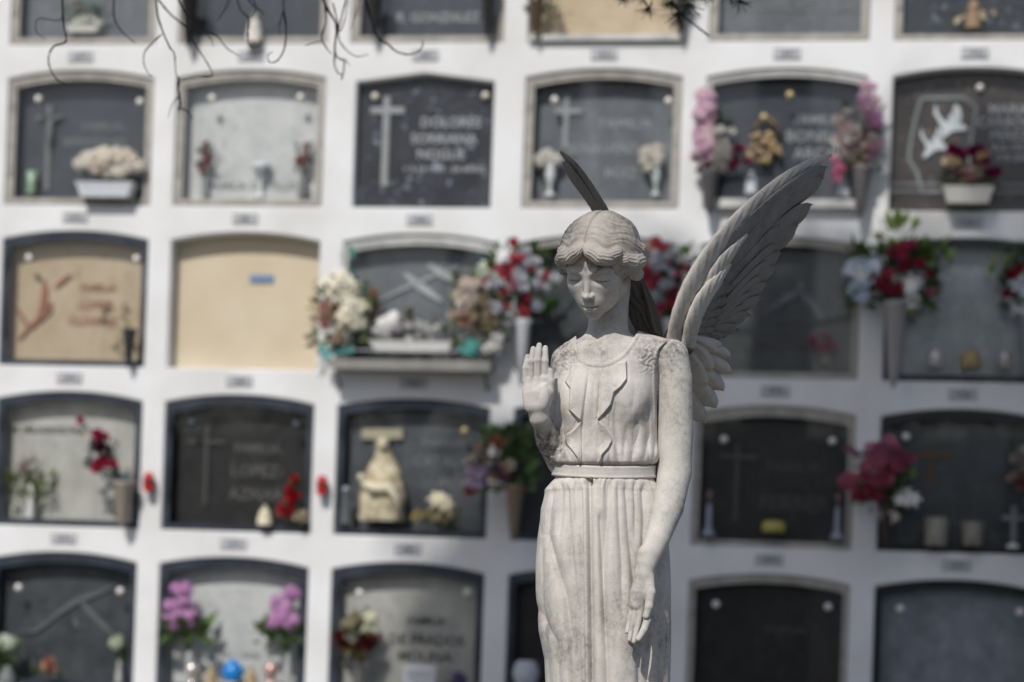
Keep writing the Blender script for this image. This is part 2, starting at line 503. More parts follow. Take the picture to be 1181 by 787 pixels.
BODV = [([(642, 440), (641, 500), (648, 536)], 3.2, 3, 5), ([(648, 466), (650, 510), (661, 536)], 2.6, 2.5, 5), ([(636, 465), (636.5, 510), (641, 536)], 2.4, 2, 3),
        ([(735, 470), (735, 492), (728, 537)], 4.0, 5, 5), ([(746, 455), (748, 500), (742, 537)], 3.2, 4, 4), ([(724, 482), (720, 515), (719, 537)], 3.4, 4, 5),
        ([(713, 440), (709, 480), (711, 537)], 2.2, 3, 6), ([(755, 480), (756, 510), (753, 537)], 2.0, 3, 3), ([(728, 425), (732, 450), (728, 480)], 1.5, 5, 6),
        ([(680, 421), (674, 470), (671.5, 500), (671.5, 540)], 2.2, 1.6, 2.4), ([(692.6, 421), (691, 470), (689.5, 540)], 2.2, 2.0, 1.4),
        ([(703.5, 462), (703, 500)][:2], 1.4, 1.5, 3), ([(661, 425), (657, 470)], 1.4, 2, 2), ([(686, 423), (681, 535)], 0.9, 4, 4)]
def f_bodice(p):
    x, y = px_of(p)
    d = loft(p)
    sh = smin(cap(p, P(655, 417, 9), P(694, 396, 2), 19.5, 19), cap(p, P(763, 410, 6), P(712, 394, 2), 20, 18), 8)
    d = smin(d, sh, 10)
    d = smin(d, ell(p, P(667, 462, -30), (22, 17, 26)), 14)
    d = smin(d, ell(p, P(720, 462, -30), (24, 17, 26)), 14)
    front = np.clip((-p[:, 1] - 4)/14, 0, 1)
    # blousing above the belt
    bl = 4.5*np.exp(-((y-526)/11)**2) - 5.0*np.clip((y-533)/4, 0, 1)
    g = np.zeros_like(d)
    for v in BODV: g -= val(x, y, *v)
    gath = np.abs(np.sin((x - 2*np.sin(y*0.05))*0.25 + 1.3*np.sin(x*0.09)))*np.clip((y-498)/26, 0, 1)*1.9*np.where((x > 694) | (x < 668), 1, 0.25)
    g += gath - 0.6
    for pls, zig, hgt in (((RUF_R, RUF_R2), ZIG_R, 4.6), ((RUF_L, RUF_L2), ZIG_L, 4.0)):
        sg = np.minimum(sd_poly(x, y, pls[0]), sd_poly(x, y, pls[1]))
        ze = sd_poly(x, y, zig, False)
        g += hgt*np.exp(-ze/5.5)*np.clip((0.5 - sg)/1.0, 0, 1) - 0.8*np.exp(-((ze-1.5)/1.5)**2)*(sg > 0.5)
    # neckline hem
    sn = sd_poly(x, y, NECK)
    g += 0.7*np.exp(-((sn-2.2)/2.2)**4) - 0.35*np.exp(-((sn-5.5)/1.2)**2)
    # worn, lace-like relief on the shoulders
    lm = np.clip((434 - y)/14, 0, 1)*np.clip((np.abs(x - 698) - 34)/10, 0, 1)
    g += lm*0.9*(np.sin(x*0.62 + 1.8*np.sin(y*0.41))*np.sin(y*0.70 + 1.6*np.sin(x*0.37)))
    d = d - g*front - bl
    d = smax(d, -sn, 0.8)
    # armholes
    xr = np.interp(y, [385, 391, 397, 403, 412, 430, 460, 490, 523, 540], [790, 776, 766, 760, 757.5, 756, 757, 758, 760, 764])
    d = smax(d, x - xr, 1.6)
    rim = np.exp(-((xr - x - 1.8)/1.8)**2)*1.2*front
    d = smax(d - rim, y - 538.5, 1.0)
    d = smax(d, 380 - y - 6*(x > 700), 1.0)
    return d

def add_part(name, f, lo, hi, h, m, parent, base, label=None, smooth_it=0):
    V, Q = polygonise(f, lo, hi, h)
    W = to_world(V) - base
    o = link(name, np_mesh(name, W, Q), m, parent)
    return o

# skirt: a loft in polar form
SKZ = [538, 552, 565, 587, 621, 650, 681, 728, 760, 787, 850, 950, 1100]
SKL = [642, 640.5, 627.6, 622.5, 619.3, 617.6, 617.8, 621, 627, 628.5, 629, 626, 618]
SKR = [751, 752.5, 761, 766, 771, 773, 774, 774, 773.5, 773, 774, 778, 786]
SKV = [([(677, 550), (678, 618), (679, 697), (679.5, 830)], 7.5, 3.0, 5.0), ([(668, 556), (669, 618), (670, 697), (671, 830)], 3.2, 5, 2.5),
       ([(636, 556), (630, 590), (628, 618), (640, 660), (649, 690), (655, 740), (658, 830)], 5.5, 3.0, 9.0), ([(652, 556), (655, 620), (663, 700), (666, 830)], 3.4, 5, 4),
       ([(700, 553), (699, 600), (694, 660), (696, 730), (700, 830)], 4.5, 6, 4), ([(689, 590), (692, 650), (697, 745)], 3.0, 3, 5),
       ([(720, 556), (724, 620), (733, 700), (738, 830)], 4.0, 6, 7), ([(741, 556), (743, 600), (740, 660), (745, 720), (749, 830)], 4.5, 6, 5),
       ([(629, 560), (622.5, 600), (624, 700), (636, 830)], 3.0, 3, 4), ([(711, 553), (712, 600), (715, 650), (716, 720)], 2.6, 4, 4),
       ([(645, 552), (645, 590), (642, 640)], 3.0, 4, 4), ([(661, 552), (662, 590), (660, 640)], 2.6, 3, 4), ([(757, 600), (760, 680), (762, 830)], 4, 5, 5),
       ([(730, 552), (732, 590), (731, 640)], 2.4, 3, 4), ([(687, 552), (686, 575), (687, 600)], 2.2, 2, 2.5), ([(612, 690), (640, 740), (645, 830)], 2.5, 4, 6)]
def skirt_mesh(base):
    pys = np.concatenate([np.arange(538, 800, 1.1), np.arange(800, 1175, 6)])
    th = np.concatenate([np.arange(-100, 100, 0.55), np.arange(100, 260, 3.0)])*math.pi/180     # 0 = towards the camera
    PY, T = np.meshgrid(pys, th, indexing='ij')
    c = (np.interp(PY, SKZ, SKL) + np.interp(PY, SKZ, SKR))/2 - CX
    a = (np.interp(PY, SKZ, SKR) - np.interp(PY, SKZ, SKL))/2
    b = np.interp(PY, SKZ, [39, 41, 49, 54, 58, 60, 61, 61, 61, 60, 60, 62, 66])
    s = np.sin(T); co = np.cos(T)
    X = c + a*s; Y = -b*co
    x = X + CX; y = PY
    g = np.zeros_like(X)
    for v in SKV: g -= 1.4*val(x, y, *v)
    ph = 1.5*np.sin(T*5.3) + 2.2*np.sin(T*2.3 + 1) + 0.8*np.sin(T*11.0)
    g += (np.abs(np.sin(T*17 + ph)) - 0.4)*2.1*np.exp(-np.maximum(PY-553, 0)/22)*np.clip((PY-550)/8, 0, 1)
    g += (np.abs(np.sin(T*7.5 + ph + PY*0.002)) - 0.5)*0.5*np.clip((PY-560)/60, 0, 1)*(1-0.5*np.clip((PY-640)/60, 0, 1))
    g += 0.25*np.sin(x*0.31 + 2.4*np.sin(y*0.017)) + 2.0*np.exp(-((PY-556)/8)**2)*0.6
    fr = np.clip((co + 0.35)/0.3, 0, 1)
    side = np.abs(s)**6*0.75
    g = g*fr*(1 - side*0.7) + (1-fr)*2*np.sin(T*20)
    nx, ny = s/a, -co/b; L = np.hypot(nx, ny); nx /= L; ny /= L
    X = X + g*nx; Y = Y + g*ny
    Z = (CYP - PY)
    V = np.stack([X, Y, Z], -1).reshape(-1, 3)
    n, m = X.shape
    i, j = np.meshgrid(np.arange(n-1), np.arange(m), indexing='ij')
    A = i*m + j; B = i*m + (j+1) % m
    Q = np.stack([A, B, B+m, A+m], -1).reshape(-1, 4)
    return to_world(V) - base, Q

def f_belt(p):
    x, y = px_of(p)
    X = p[:, 0] - (696.5 - CX); a, b = 60.0, 44.5
    k = np.sqrt((X/a)**2 + (p[:, 1]/b)**2); g = np.sqrt((X/(a*a))**2 + (p[:, 1]/(b*b))**2)
    d = k*(k-1)/np.maximum(g, 1e-5)
    yy = y - 0.022*X - 2.2*(X/60)**2*-1 
    yc = 545.0 + 0.0*X
    d = d - 0.7*np.exp(-((yy-yc-5.6)/1.5)**2) - 0.3*np.exp(-((yy-yc+5.0)/1.3)**2)
    d = smax(d, np.abs(yy-yc) - 7.3, 1.2)
    inner = k*0 + np.sqrt((X/(a-6))**2 + (p[:, 1]/(b-6))**2)
    return np.maximum(d, -(inner-1)*(b-6))

# ---------------------------------------------------------------- wings
def bez(pts, n):
    """Catmull-Rom through pts"""
    pts = np.asarray(pts, float)
    if len(pts) == 2: return pts[0] + np.linspace(0, 1, n)[:, None]*(pts[1]-pts[0])
    Pp = np.vstack([2*pts[0]-pts[1], pts, 2*pts[-1]-pts[-2]])
    t = np.linspace(0, len(pts)-1, n); i = np.minimum(t.astype(int), len(pts)-2); f = (t-i)[:, None]
    p0, p1, p2, p3 = Pp[i], Pp[i+1], Pp[i+2], Pp[i+3]
    return 0.5*(2*p1 + (p2-p0)*f + (2*p0-5*p1+4*p2-p3)*f*f + (3*p1-p0-3*p2+p3)*f**3)

class Wing:
    def __init__(s, a, phi, O):
        s.O = np.asarray(O, float)
        s.d = np.array([math.cos(a), math.sin(a), 0])
        s.n = np.array([math.sin(a)*math.cos(phi), -math.cos(a)*math.cos(phi), -math.sin(phi)])
        s.u = np.cross(s.n, s.d); 
        if s.u[2] < 0: s.u = -s.u
    def un(s, px, py):
        ray = np.stack([px - CX, np.full_like(px, F), CYP - py], -1)       # from the camera at (0,-F,0)
        o = np.array([0, -F, 0.0])
        t = ((s.O - o) @ s.n)/(ray @ s.n)
        return o + ray*t[:, None]
WL = Wing(R(57), R(20), P(775, 392, 30))
FEATH = []
def feather(path, hw, d0, d1, tilt=0.0, camber=2.0, tip=0.22, thick=3.0, barb=0.35, bend=0.0, root=0.0):
    FEATH.append(dict(path=path, hw=hw, d0=d0, d1=d1, tilt=tilt, camber=camber, tip=tip, thick=thick, barb=barb, bend=bend, root=root))
# flight feathers, longest first (pixels of the photograph on the wing's slanted plane)
feather([(792, 352), (836, 280), (886, 229), (940, 189)], 12, 10, 17, 1.6, 3.0, 0.2)
feather([(800, 372), (842, 300), (892, 238), (938, 202)], 13, 8, 15, 3.4, 4.2, 0.22)
feather([(800, 376), (845, 312), (891, 263), (926, 233)], 13, 5.5, 12.5, 3.4, 4.2, 0.24)
feather([(802, 378), (845, 326), (883, 285), (912, 258)], 12.5, 3, 10, 3.4, 4.2, 0.25)
feather([(803, 380), (840, 340), (866, 315), (894, 289)], 11, 1, 8, 3.4, 4.2, 0.25)
feather([(804, 382), (838, 350), (864, 327), (890, 305)], 10, -1, 6.5, 3.4, 4.2, 0.25)
feather([(804, 384), (834, 358), (858, 341), (880, 327)], 10, -2.5, 5, 3.4, 4.2, 0.28)
feather([(804, 386), (830, 367), (850, 357), (875, 343)], 10, -4, 3.5, 3.4, 4.2, 0.28)
feather([(804, 388), (824, 376), (844, 369), (861, 364)], 9.5, -5, 2.2, 3.4, 4.2, 0.3)
feather([(800, 390), (820, 384), (834, 381), (847, 381)], 9, -6, 1.5, 3.4, 4.2, 0.3)
feather([(796, 392), (808, 391), (820, 390), (832, 389)], 8, -7, 1, 3.4, 4.2, 0.3)
# two rows of coverts over their roots
for k, (x0, y0, x1, y1, w) in enumerate([(800, 330, 836, 290, 8), (802, 342, 835, 308, 8), (803, 353, 833, 326, 7.5), (802, 363, 828, 341, 7.5), (800, 372, 823, 355, 7), (797, 380, 818, 367, 7), (793, 387, 813, 378, 6.5), (789, 392, 806, 387, 6)]):
    feather([(x0, y0), ((x0+x1)/2+1, (y0+y1)/2-2), (x1, y1)], w, 9, 13, 2.2, 2.8, 0.4, 3)
for k, (x0, y0, x1, y1, w) in enumerate([(780, 350, 815, 316, 8), (778, 360, 814, 330, 8), (777, 369, 811, 343, 7.5), (776, 377, 807, 355, 7), (775, 384, 803, 366, 6.5), (774, 390, 799, 376, 6)]):
    feather([(x0, y0), ((x0+x1)/2+1, (y0+y1)/2-1), (x1, y1)], w, 10, 15, 1.6, 2.2, 0.4, 3)
feather([(826, 300), (856, 262), (884, 236), (906, 222)], 7, 13, 16, 1.2, 1.5, 0.3, 2.5)
feather([(818, 318), (848, 288), (872, 266), (894, 250)], 7, 11, 14, 1.2, 1.5, 0.3, 2.5)
for (x0, y0, x1, y1, x2, y2, w_, a_, b_) in ((826, 322, 856, 290, 886, 256, 6.5, 12, 15), (828, 336, 854, 308, 882, 278, 6.5, 10, 13), (828, 348, 850, 324, 875, 298, 6, 8, 11), (826, 358, 846, 338, 868, 316, 6, 6.5, 9.5), (822, 368, 840, 352, 860, 334, 5.5, 5.5, 8), (818, 376, 834, 364, 852, 350, 5.5, 4, 7)):
    feather([(x0, y0), (x1, y1), (x2, y2)], w_, a_, b_, 2.2, 2.4, 0.4, 3)
LOWF = []
def lowf(*a, **k):
    feather(*a, **k); LOWF.append(FEATH.pop())
lowf([(790, 445), (797, 462), (803, 475), (808, 487)], 8, -2, 4, 2, 4, 0.5, 4)
lowf([(788, 430), (800, 443), (809, 455), (815, 468)], 10, 1, 7, 3, 8, 0.55, 4)
lowf([(786, 416), (801, 426), (813, 436), (823, 448)], 10, 4, 9, 3, 8, 0.55, 4)
lowf([(786, 405), (803, 411), (817, 418), (830, 428)], 10, 7, 11, 3, 8, 0.55, 4)
lowf([(786, 396), (803, 399), (816, 402), (829, 408)], 9, 9, 12, 3, 8, 0.55, 4)
lowf([(784, 392), (795, 402), (800, 412), (802, 423)], 7.5, 13, 17, 2.4, 6, 0.55, 3.5)
lowf([(786, 386), (796, 391), (804, 396), (809, 403)], 7, 14, 17, 2.4, 6, 0.55, 3.5)
lowf([(782, 404), (790, 416), (795, 428), (798, 441)], 7, 12, 15, 2.4, 6, 0.55, 3.5)
lowf([(784, 386), (798, 390), (810, 393), (819, 396)], 6.5, 11, 14, 2.4, 6, 0.55, 3.5)
# leading edge: thick rolled band and its three overlapping rows of small feathers
EDGE = [(770, 392), (777, 360), (791, 326), (812, 290), (838, 257), (868, 228), (900, 203), (928, 187), (950.5, 176.5)]
EDW = [9, 9.5, 10.5, 9.5, 8, 7.5, 7, 6, 2.0]

def wing_mesh(base, w, xf=None, n_s=40, n_t=13, low=False):
    Vs, Qs = [], []; cnt = 0
    def emit(Pf, Pb):
        nonlocal cnt
        n, m = Pf.shape[:2]
        V = np.concatenate([Pf.reshape(-1, 3), Pb.reshape(-1, 3)])
        i, j = np.meshgrid(np.arange(n-1), np.arange(m-1), indexing='ij')
        A = (i*m + j).ravel()
        q1 = np.stack([A, A+1, A+m+1, A+m], 1); q2 = q1[:, ::-1] + n*m
        e = []
        for i_ in range(n-1):
            for j_ in (0, m-1):
                a = i_*m + j_; e.append([a, a+m, a+m+n*m, a+n*m] if j_ == 0 else [a+m, a, a+n*m, a+m+n*m])
        for j_ in range(m-1):
            a = j_; e.append([a+1, a, a+n*m, a+1+n*m])
            a = (n-1)*m + j_; e.append([a, a+1, a+1+n*m, a+n*m])
        Q = np.concatenate([q1, q2, np.array(e)])
        Vs.append(V); Qs.append(Q + cnt); cnt += len(V)
    for f in (LOWF if low else FEATH if xf is None else FEATH[:1]):
        c = bez(f['path'], n_s)
        s = np.linspace(0, 1, n_s)
        tg = np.gradient(c, axis=0); tg /= np.linalg.norm(tg, axis=1)[:, None]; nr = np.stack([-tg[:, 1], tg[:, 0]], 1)
        tp = f['tip']
        wd = f['hw']*np.where(s > 1-tp, np.maximum(1 - ((s-1+tp)/tp)**3.2, 0.01)**0.5, 1)*(0.7 + 0.3*np.minimum(s*2.5, 1))
        t = np.linspace(-1, 1, n_t)
        xy = c[:, None] + nr[:, None]*(wd[:, None]*t[None])[..., None]
        # swept, barbed edge
        xy = xy + tg[:, None]*(-(np.abs(t)**1.5)*wd[:, None]*0.05)[..., None]
        W = w.un(xy[..., 0].ravel(), xy[..., 1].ravel()).reshape(n_s, n_t, 3)
        sg = s[:, None]; tt = t[None]
        off = f['d0'] + (f['d1']-f['d0'])*sg + f['camber']*(1 - tt**2)*np.minimum(1, (1-sg)*6 + 0.15) - f['tilt']*tt*1.6
        off = off + 1.3*np.exp(-(tt/0.12)**2)*(1-sg*0.7)
        off = off + f['barb']*np.sin((sg*len(c)*1.1 - np.abs(tt)*2.2)*2.6)*(np.abs(tt) > 0.12)
        front = W + w.n*off[..., None]
        back = W + w.n*(off - f['thick']*(1-0.55*np.abs(tt)**3))[..., None]
        emit(front, back)
    # solid web behind the feathers
    web = [(772, 392), (800, 330), (842, 268), (888, 226), (930, 198), (925, 214), (900, 250), (878, 300), (858, 338), (835, 366), (812, 382), (800, 400), (802, 430), (796, 452), (786, 430), (776, 405)]
    bm = bmesh.new(); vs = [bm.verts.new((a, b, 0)) for a, b in web]; bm.faces.new(vs)
    bmesh.ops.triangulate(bm, faces=bm.faces[:]); bm.verts.index_update()
    tri = np.array([[v.index for v in f_.verts] for f_ in bm.faces]); bm.free()
    W = w.un(np.array([q[0] for q in web], float), np.array([q[1] for q in web], float))
    nW = len(W)
    V = np.concatenate([W - w.n*1.0, W - w.n*9.0]); T = np.concatenate([tri, tri[:, ::-1] + nW])
    Q = [[a, b, c_, c_] for a, b, c_ in T] + [[i, (i+1) % nW, (i+1) % nW + nW, i+nW] for i in range(nW)]
    webV, webQ = V, Q
    if low: webV, webQ = V[:0], []
    V = np.concatenate(Vs + [webV])
    if xf is not None: V = xf(V)
    faces = np.concatenate(Qs)
    webQ = [[q + cnt for q in f_] for f_ in webQ]
    allf = [tuple(f_) for f_ in faces.tolist()] + [tuple(dict.fromkeys(f_)) for f_ in webQ]
    me = bpy.data.meshes.new('wing')
    me.from_pydata((to_world(V) - base).tolist(), [], allf); me.update()
    sm = np.ones(len(me.polygons), bool); sm[len(sm)-len(webQ):] = False
    me.polygons.foreach_set('use_smooth', sm)
    bm = bmesh.new(); bm.from_mesh(me); bmesh.ops.recalc_face_normals(bm, faces=bm.faces[:]); bm.to_mesh(me); bm.free()
    return me

def edge_mesh(base, w, xf=None):
    Vs, Qs = [], []; cnt = 0
    for path, widths, n1, lift, ngr in ((EDGE, EDW, 150, 10, 17), ([(776, 394), (782, 366), (792, 342), (806, 322), (825, 299)], [7, 8, 8, 7, 1.5], 60, 21, 6), ([(796, 346), (808, 316), (824, 292), (848, 266)], [6, 7.5, 6.5, 1.5], 60, 17, 6)):
        c = bez(path, n1); s = np.linspace(0, 1, n1)
        wd = np.interp(np.linspace(0, len(widths)-1, n1), range(len(widths)), widths)
        tg = np.gradient(c, axis=0); tg /= np.linalg.norm(tg, axis=1)[:, None]; nr = np.stack([-tg[:, 1], tg[:, 0]], 1)
        m1 = 40; ph = np.linspace(0, 2*math.pi, m1, endpoint=False)
        t = np.cos(ph); hgt = np.sin(ph)
        xy = c[:, None] + nr[:, None]*(wd[:, None]*t[None])[..., None]
        W_ = w.un(xy[..., 0].ravel(), xy[..., 1].ravel()).reshape(n1, m1, 3)
        ssl = s[:, None]*ngr + t[None]*1.6
        saw = ssl - np.floor(ssl)
        rel = 1.5*saw**2.5 + 0.35*np.sin(ssl*2*math.pi*4)
        off = lift + (wd[:, None]*0.6 + rel*np.minimum(1, wd[:, None]/5))*hgt[None]
        V = (W_ + w.n*off[..., None]).reshape(-1, 3); i, j = np.meshgrid(np.arange(n1-1), np.arange(m1), indexing='ij')
        A = i*m1 + j; Bq = i*m1 + (j+1) % m1
        Vs.append(V); Qs.append(np.stack([A, Bq, Bq+m1, A+m1], -1).reshape(-1, 4) + cnt); cnt += len(V)
        Qs.append(np.array([[cnt-m1+k, cnt-m1+k+1, cnt-1-k-1, cnt-1-k] for k in range(m1//2 - 1)]))
    V = np.concatenate(Vs)
    if xf is not None: V = xf(V)
    me = np_mesh('leading_edge', to_world(V) - base, np.concatenate(Qs))
    bm = bmesh.new(); bm.from_mesh(me); bmesh.ops.recalc_face_normals(bm, faces=bm.faces[:]); bm.to_mesh(me); bm.free()
    return me

# the other wing: the same carving mirrored to her right side and swept back
OR = P(757, 386, 34).astype(float)
GA, GPHI = R(84), R(17.5)
def mirror(V):
    q = V - WL.O
    p_, h_, n_ = q @ WL.d, q @ WL.u, q @ WL.n
    d = np.array([-math.cos(GA), math.sin(GA), 0])
    n = np.array([-math.sin(GA)*math.cos(GPHI), -math.cos(GA)*math.cos(GPHI), -math.sin(GPHI)])
    u = np.cross(d, n); u = u if u[2] > 0 else -u
    return OR + p_[:, None]*d + 1.03*h_[:, None]*u + 0.5*n_[:, None]*n

# ---------------------------------------------------------------- stone
STAINS = [(672, 307, -84, 26, 1.7), (692, 305, -80, 16, 0.9), (755, 405, -20, 42, 0.75), (790, 395, 0, 36, 0.7), (645, 412, -10, 34, 0.9), (628, 512, -24, 44, 1.6), (616, 420, -52, 26, 0.6), (630, 740, -40, 60, 0.5), (786, 600, -20, 60, 0.45), (752, 480, -30, 40, 0.35)]
def stone(name, base=(0.56, 0.525, 0.475), dark=(0.16, 0.145, 0.125), amt=0.5, stains=None, bump=0.25):
    m, nt, b = newmat(name); L = nt.links.new
    b.inputs['Roughness'].default_value = 0.78; b.inputs['Specular IOR Level'].default_value = 0.3
    tc = node(nt, 'ShaderNodeTexCoord'); geo = node(nt, 'ShaderNodeNewGeometry')
    co = geo.outputs['Position']
    mp = node(nt, 'ShaderNodeMapping'); L(co, mp.inputs[0]); mp.inputs['Scale'].default_value = (1, 1, 0.45)
    n1 = node(nt, 'ShaderNodeTexNoise', i_Scale=9.0, i_Detail=6, i_Roughness=0.6); L(mp.outputs[0], n1.inputs['Vector'])
    n2 = node(nt, 'ShaderNodeTexNoise', i_Scale=85.0, i_Detail=5, i_Roughness=0.65); L(co, n2.inputs['Vector'])
    n3 = node(nt, 'ShaderNodeTexNoise', i_Scale=420.0, i_Detail=3); L(co, n3.inputs['Vector'])
    # broad weathering
    r1 = node(nt, 'ShaderNodeMapRange', i_1=0.46, i_2=0.74); L(n1.outputs['Fac'], r1.inputs[0])
    r2 = node(nt, 'ShaderNodeMapRange', i_1=0.44, i_2=0.70); L(n2.outputs['Fac'], r2.inputs[0])
    mul = node(nt, 'ShaderNodeMath', operation='MULTIPLY'); L(r1.outputs[0], mul.inputs[0]); L(r2.outputs[0], mul.inputs[1])
    a1 = node(nt, 'ShaderNodeMath', operation='MULTIPLY_ADD'); L(r1.outputs[0], a1.inputs[0]); a1.inputs[1].default_value = 0.45; L(mul.outputs[0], a1.inputs[2])
    last = a1
    for (sx, sy, sd, sr, sa) in (STAINS if stains is None else stains):
        pt = to_world(np.array([P(sx, sy, sd)]))[0]
        dv = node(nt, 'ShaderNodeVectorMath', operation='DISTANCE'); L(co, dv.inputs[0]); dv.inputs[1].default_value = tuple(pt)
        mr = node(nt, 'ShaderNodeMapRange', i_1=sr*U, i_2=sr*U*0.25, i_3=0.0, i_4=sa); mr.interpolation_type = 'SMOOTHSTEP'; L(dv.outputs['Value'], mr.inputs[0])
        r5 = node(nt, 'ShaderNodeMapRange', i_1=0.40, i_2=0.62, i_3=0.25, i_4=1.0); L(n2.outputs['Fac'], r5.inputs[0])
        m5 = node(nt, 'ShaderNodeMath', operation='MULTIPLY_ADD'); L(mr.outputs[0], m5.inputs[0]); L(r5.outputs[0], m5.inputs[1]); L(last.outputs[0], m5.inputs[2])
        last = m5
    a1 = last
    fac = node(nt, 'ShaderNodeMath', operation='MULTIPLY', use_clamp=True); L(a1.outputs[0], fac.inputs[0]); fac.inputs[1].default_value = amt
    cmix = node(nt, 'ShaderNodeMix', data_type='RGBA')
    L(fac.outputs[0], cmix.inputs[0]); cmix.inputs[6].default_value = base + (1,); cmix.inputs[7].default_value = dark + (1,)
    # grain
    gr = node(nt, 'ShaderNodeMapRange', i_1=0.3, i_2=0.7, i_3=0.87, i_4=1.07); L(n3.outputs['Fac'], gr.inputs[0])
    n4 = node(nt, 'ShaderNodeTexNoise', i_Scale=30.0, i_Detail=4); L(co, n4.inputs['Vector'])
    g2 = node(nt, 'ShaderNodeMapRange', i_1=0.3, i_2=0.7, i_3=0.90, i_4=1.06); L(n4.outputs['Fac'], g2.inputs[0])
    gm = node(nt, 'ShaderNodeMath', operation='MULTIPLY'); L(gr.outputs[0], gm.inputs[0]); L(g2.outputs[0], gm.inputs[1])
    sc_ = node(nt, 'ShaderNodeVectorMath', operation='SCALE'); L(cmix.outputs[2], sc_.inputs[0]); L(gm.outputs[0], sc_.inputs['Scale'])
    L(sc_.outputs[0], b.inputs['Base Color'])
    bp = node(nt, 'ShaderNodeBump', i_Strength=bump, i_Distance=0.0016); 
    ad = node(nt, 'ShaderNodeMath', operation='ADD'); L(n2.outputs['Fac'], ad.inputs[0]); L(n3.outputs['Fac'], ad.inputs[1])
    L(ad.outputs[0], bp.inputs['Height']); L(bp.outputs['Normal'], b.inputs['Normal'])
    return m
ST_SKIN = stone('stone_skin', (0.60, 0.57, 0.53), amt=0.65, bump=0.2)
ST_DRESS = stone('stone_dress', (0.64, 0.605, 0.56), amt=0.8, bump=0.3)
ST_HAIR = stone('stone_hair', (0.47, 0.43, 0.385), (0.10, 0.09, 0.078), amt=1.1, stains=[(650, 270, -60, 40, 0.5), (715, 262, -40, 40, 0.6), (735, 320, -10, 30, 0.6)], bump=0.35)
ST_WING_LIT = stone('stone_wing_lit', (0.56, 0.525, 0.48), (0.2, 0.185, 0.165), amt=0.7, bump=0.35)  # lighter wing stone: sunlight on rim and lower feathers painted into the colour
ST_WING_SHADE = stone('stone_wing_shade', (0.26, 0.244, 0.23), (0.10, 0.092, 0.086), amt=0.8, bump=0.35)  # stained stone with the shade of the wing face painted into its base
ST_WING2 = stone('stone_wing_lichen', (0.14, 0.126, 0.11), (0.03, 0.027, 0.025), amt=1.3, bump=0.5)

def build_statue():
    foot = to_world(np.array([[700-CX, 0, CYP-1175]]))[0]
    base = Vector((foot[0], foot[1], 0.0))
    root = empty('angel_statue', base, 'weathered pale stone winged angel with bowed head and one raised palm', 'statue')
    b = np.array(base)
    lo = P(592, 770, -100); hi = P(808, 225, 70)
    add_part('body', f_body, (590-CX, -96, CYP-752), (808-CX, 44, CYP-238), 0.8, ST_SKIN, root, b)
    hc = HC
    add_part('hair', f_hair, hc - np.array([64, 84, 70]), hc + np.array([70, 84, 72]), 0.7, ST_HAIR, root, b)
    dress = add_part('dress', f_bodice, (618-CX, -75, CYP-544), (800-CX, 66, CYP-366), 0.75, ST_DRESS, root, b)
    V, Q = skirt_mesh(b)
    sk = link('skirt', np_mesh('skirt', V, Q), ST_DRESS, root)
    belt = add_part('belt', f_belt, (628-CX, -56, CYP-556), (766-CX, 56, CYP-534), 0.7, ST_DRESS, root, b)
    V, Q = polygonise(f_lock, (712-CX, -20, CYP-400), (778-CX, 70, CYP-312), 0.8)
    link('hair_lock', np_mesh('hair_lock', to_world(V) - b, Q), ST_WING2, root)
    pg = MB(); c = to_world(np.array([P(682, 553.5, -45)]))[0] - b
    pg.ball(c, 0.0045, 8, 6, (0.8, 0.8, 1.4)); pg.build('peg', mat('old_brass', (0.16, 0.12, 0.03, 1), 0.5, metal=0.6), belt)
    wg = link('wing', wing_mesh(b, WL), ST_WING_SHADE, root); link('leading_edge', edge_mesh(b, WL), ST_WING_LIT, wg); link('lower_feathers', wing_mesh(b, WL, low=True), ST_WING_LIT, wg)
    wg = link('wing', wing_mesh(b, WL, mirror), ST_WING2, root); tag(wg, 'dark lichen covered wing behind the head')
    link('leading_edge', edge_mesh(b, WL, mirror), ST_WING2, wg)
    # pedestal below the frame
    m = MB(); z0 = foot[2]; zt = z0 - 0.0
    for (h0, h1, w_) in ((0, 0.12, 0.36), (0.12, zt-0.10, 0.27), (zt-0.10, zt+0.02, 0.33)):
        m.box(-w_, w_, -w_, w_, h0, h1)
    o = m.build('pedestal', ST_DRESS, root)
    return root
# ---------------------------------------------------------------- the wall of niches
YAW = R(-9.478)
WO = Vector((-3.194, 12.5265, 0.0))
ZTOP = 1.55 + 3.6827
PXW, PZW = 0.9, 0.8229
HW, NH, RISE = 0.389, 0.647, 0.044
CW, SW = math.cos(YAW), math.sin(YAW)
def loc2world(x, y, z): return Vector((WO.x + x*CW - y*SW, WO.y + x*SW + y*CW, z))
def W(px, py, y=0.0):
    """photo pixel -> wall-local (x, z) on the plane y metres behind the wall's face"""
    d = AR*((px - CX)/F) + AF + AU*((CYP - py)/F)
    ox, oy = CAM.x - WO.x, CAM.y - WO.y
    lx, ly = ox*CW + oy*SW, -ox*SW + oy*CW
    dx, dy = d.x*CW + d.y*SW, -d.x*SW + d.y*CW
    t = (y - ly)/dy
    return lx + t*dx, CAM.z + t*d.z
def nbase(r, c): return c*PXW, ZTOP - PZW*(r - 0.0763)

def arch(hw, h, rise, z0=0.0, n=12, x0=0.0, kind='arch'):
    """closed outline, counter-clockwise from lower left"""
    p = [(x0-hw, z0), (x0+hw, z0)]
    if kind == 'gable':
        for k in range(n+1):
            u = 1 - 2*k/n; p.append((x0+hw*u, z0 + h + rise*(1-abs(u))))
    else:
        for k in range(n+1):
            u = 1 - 2*k/n; p.append((x0+hw*u, z0 + h + rise*(1-u*u)))
    return p

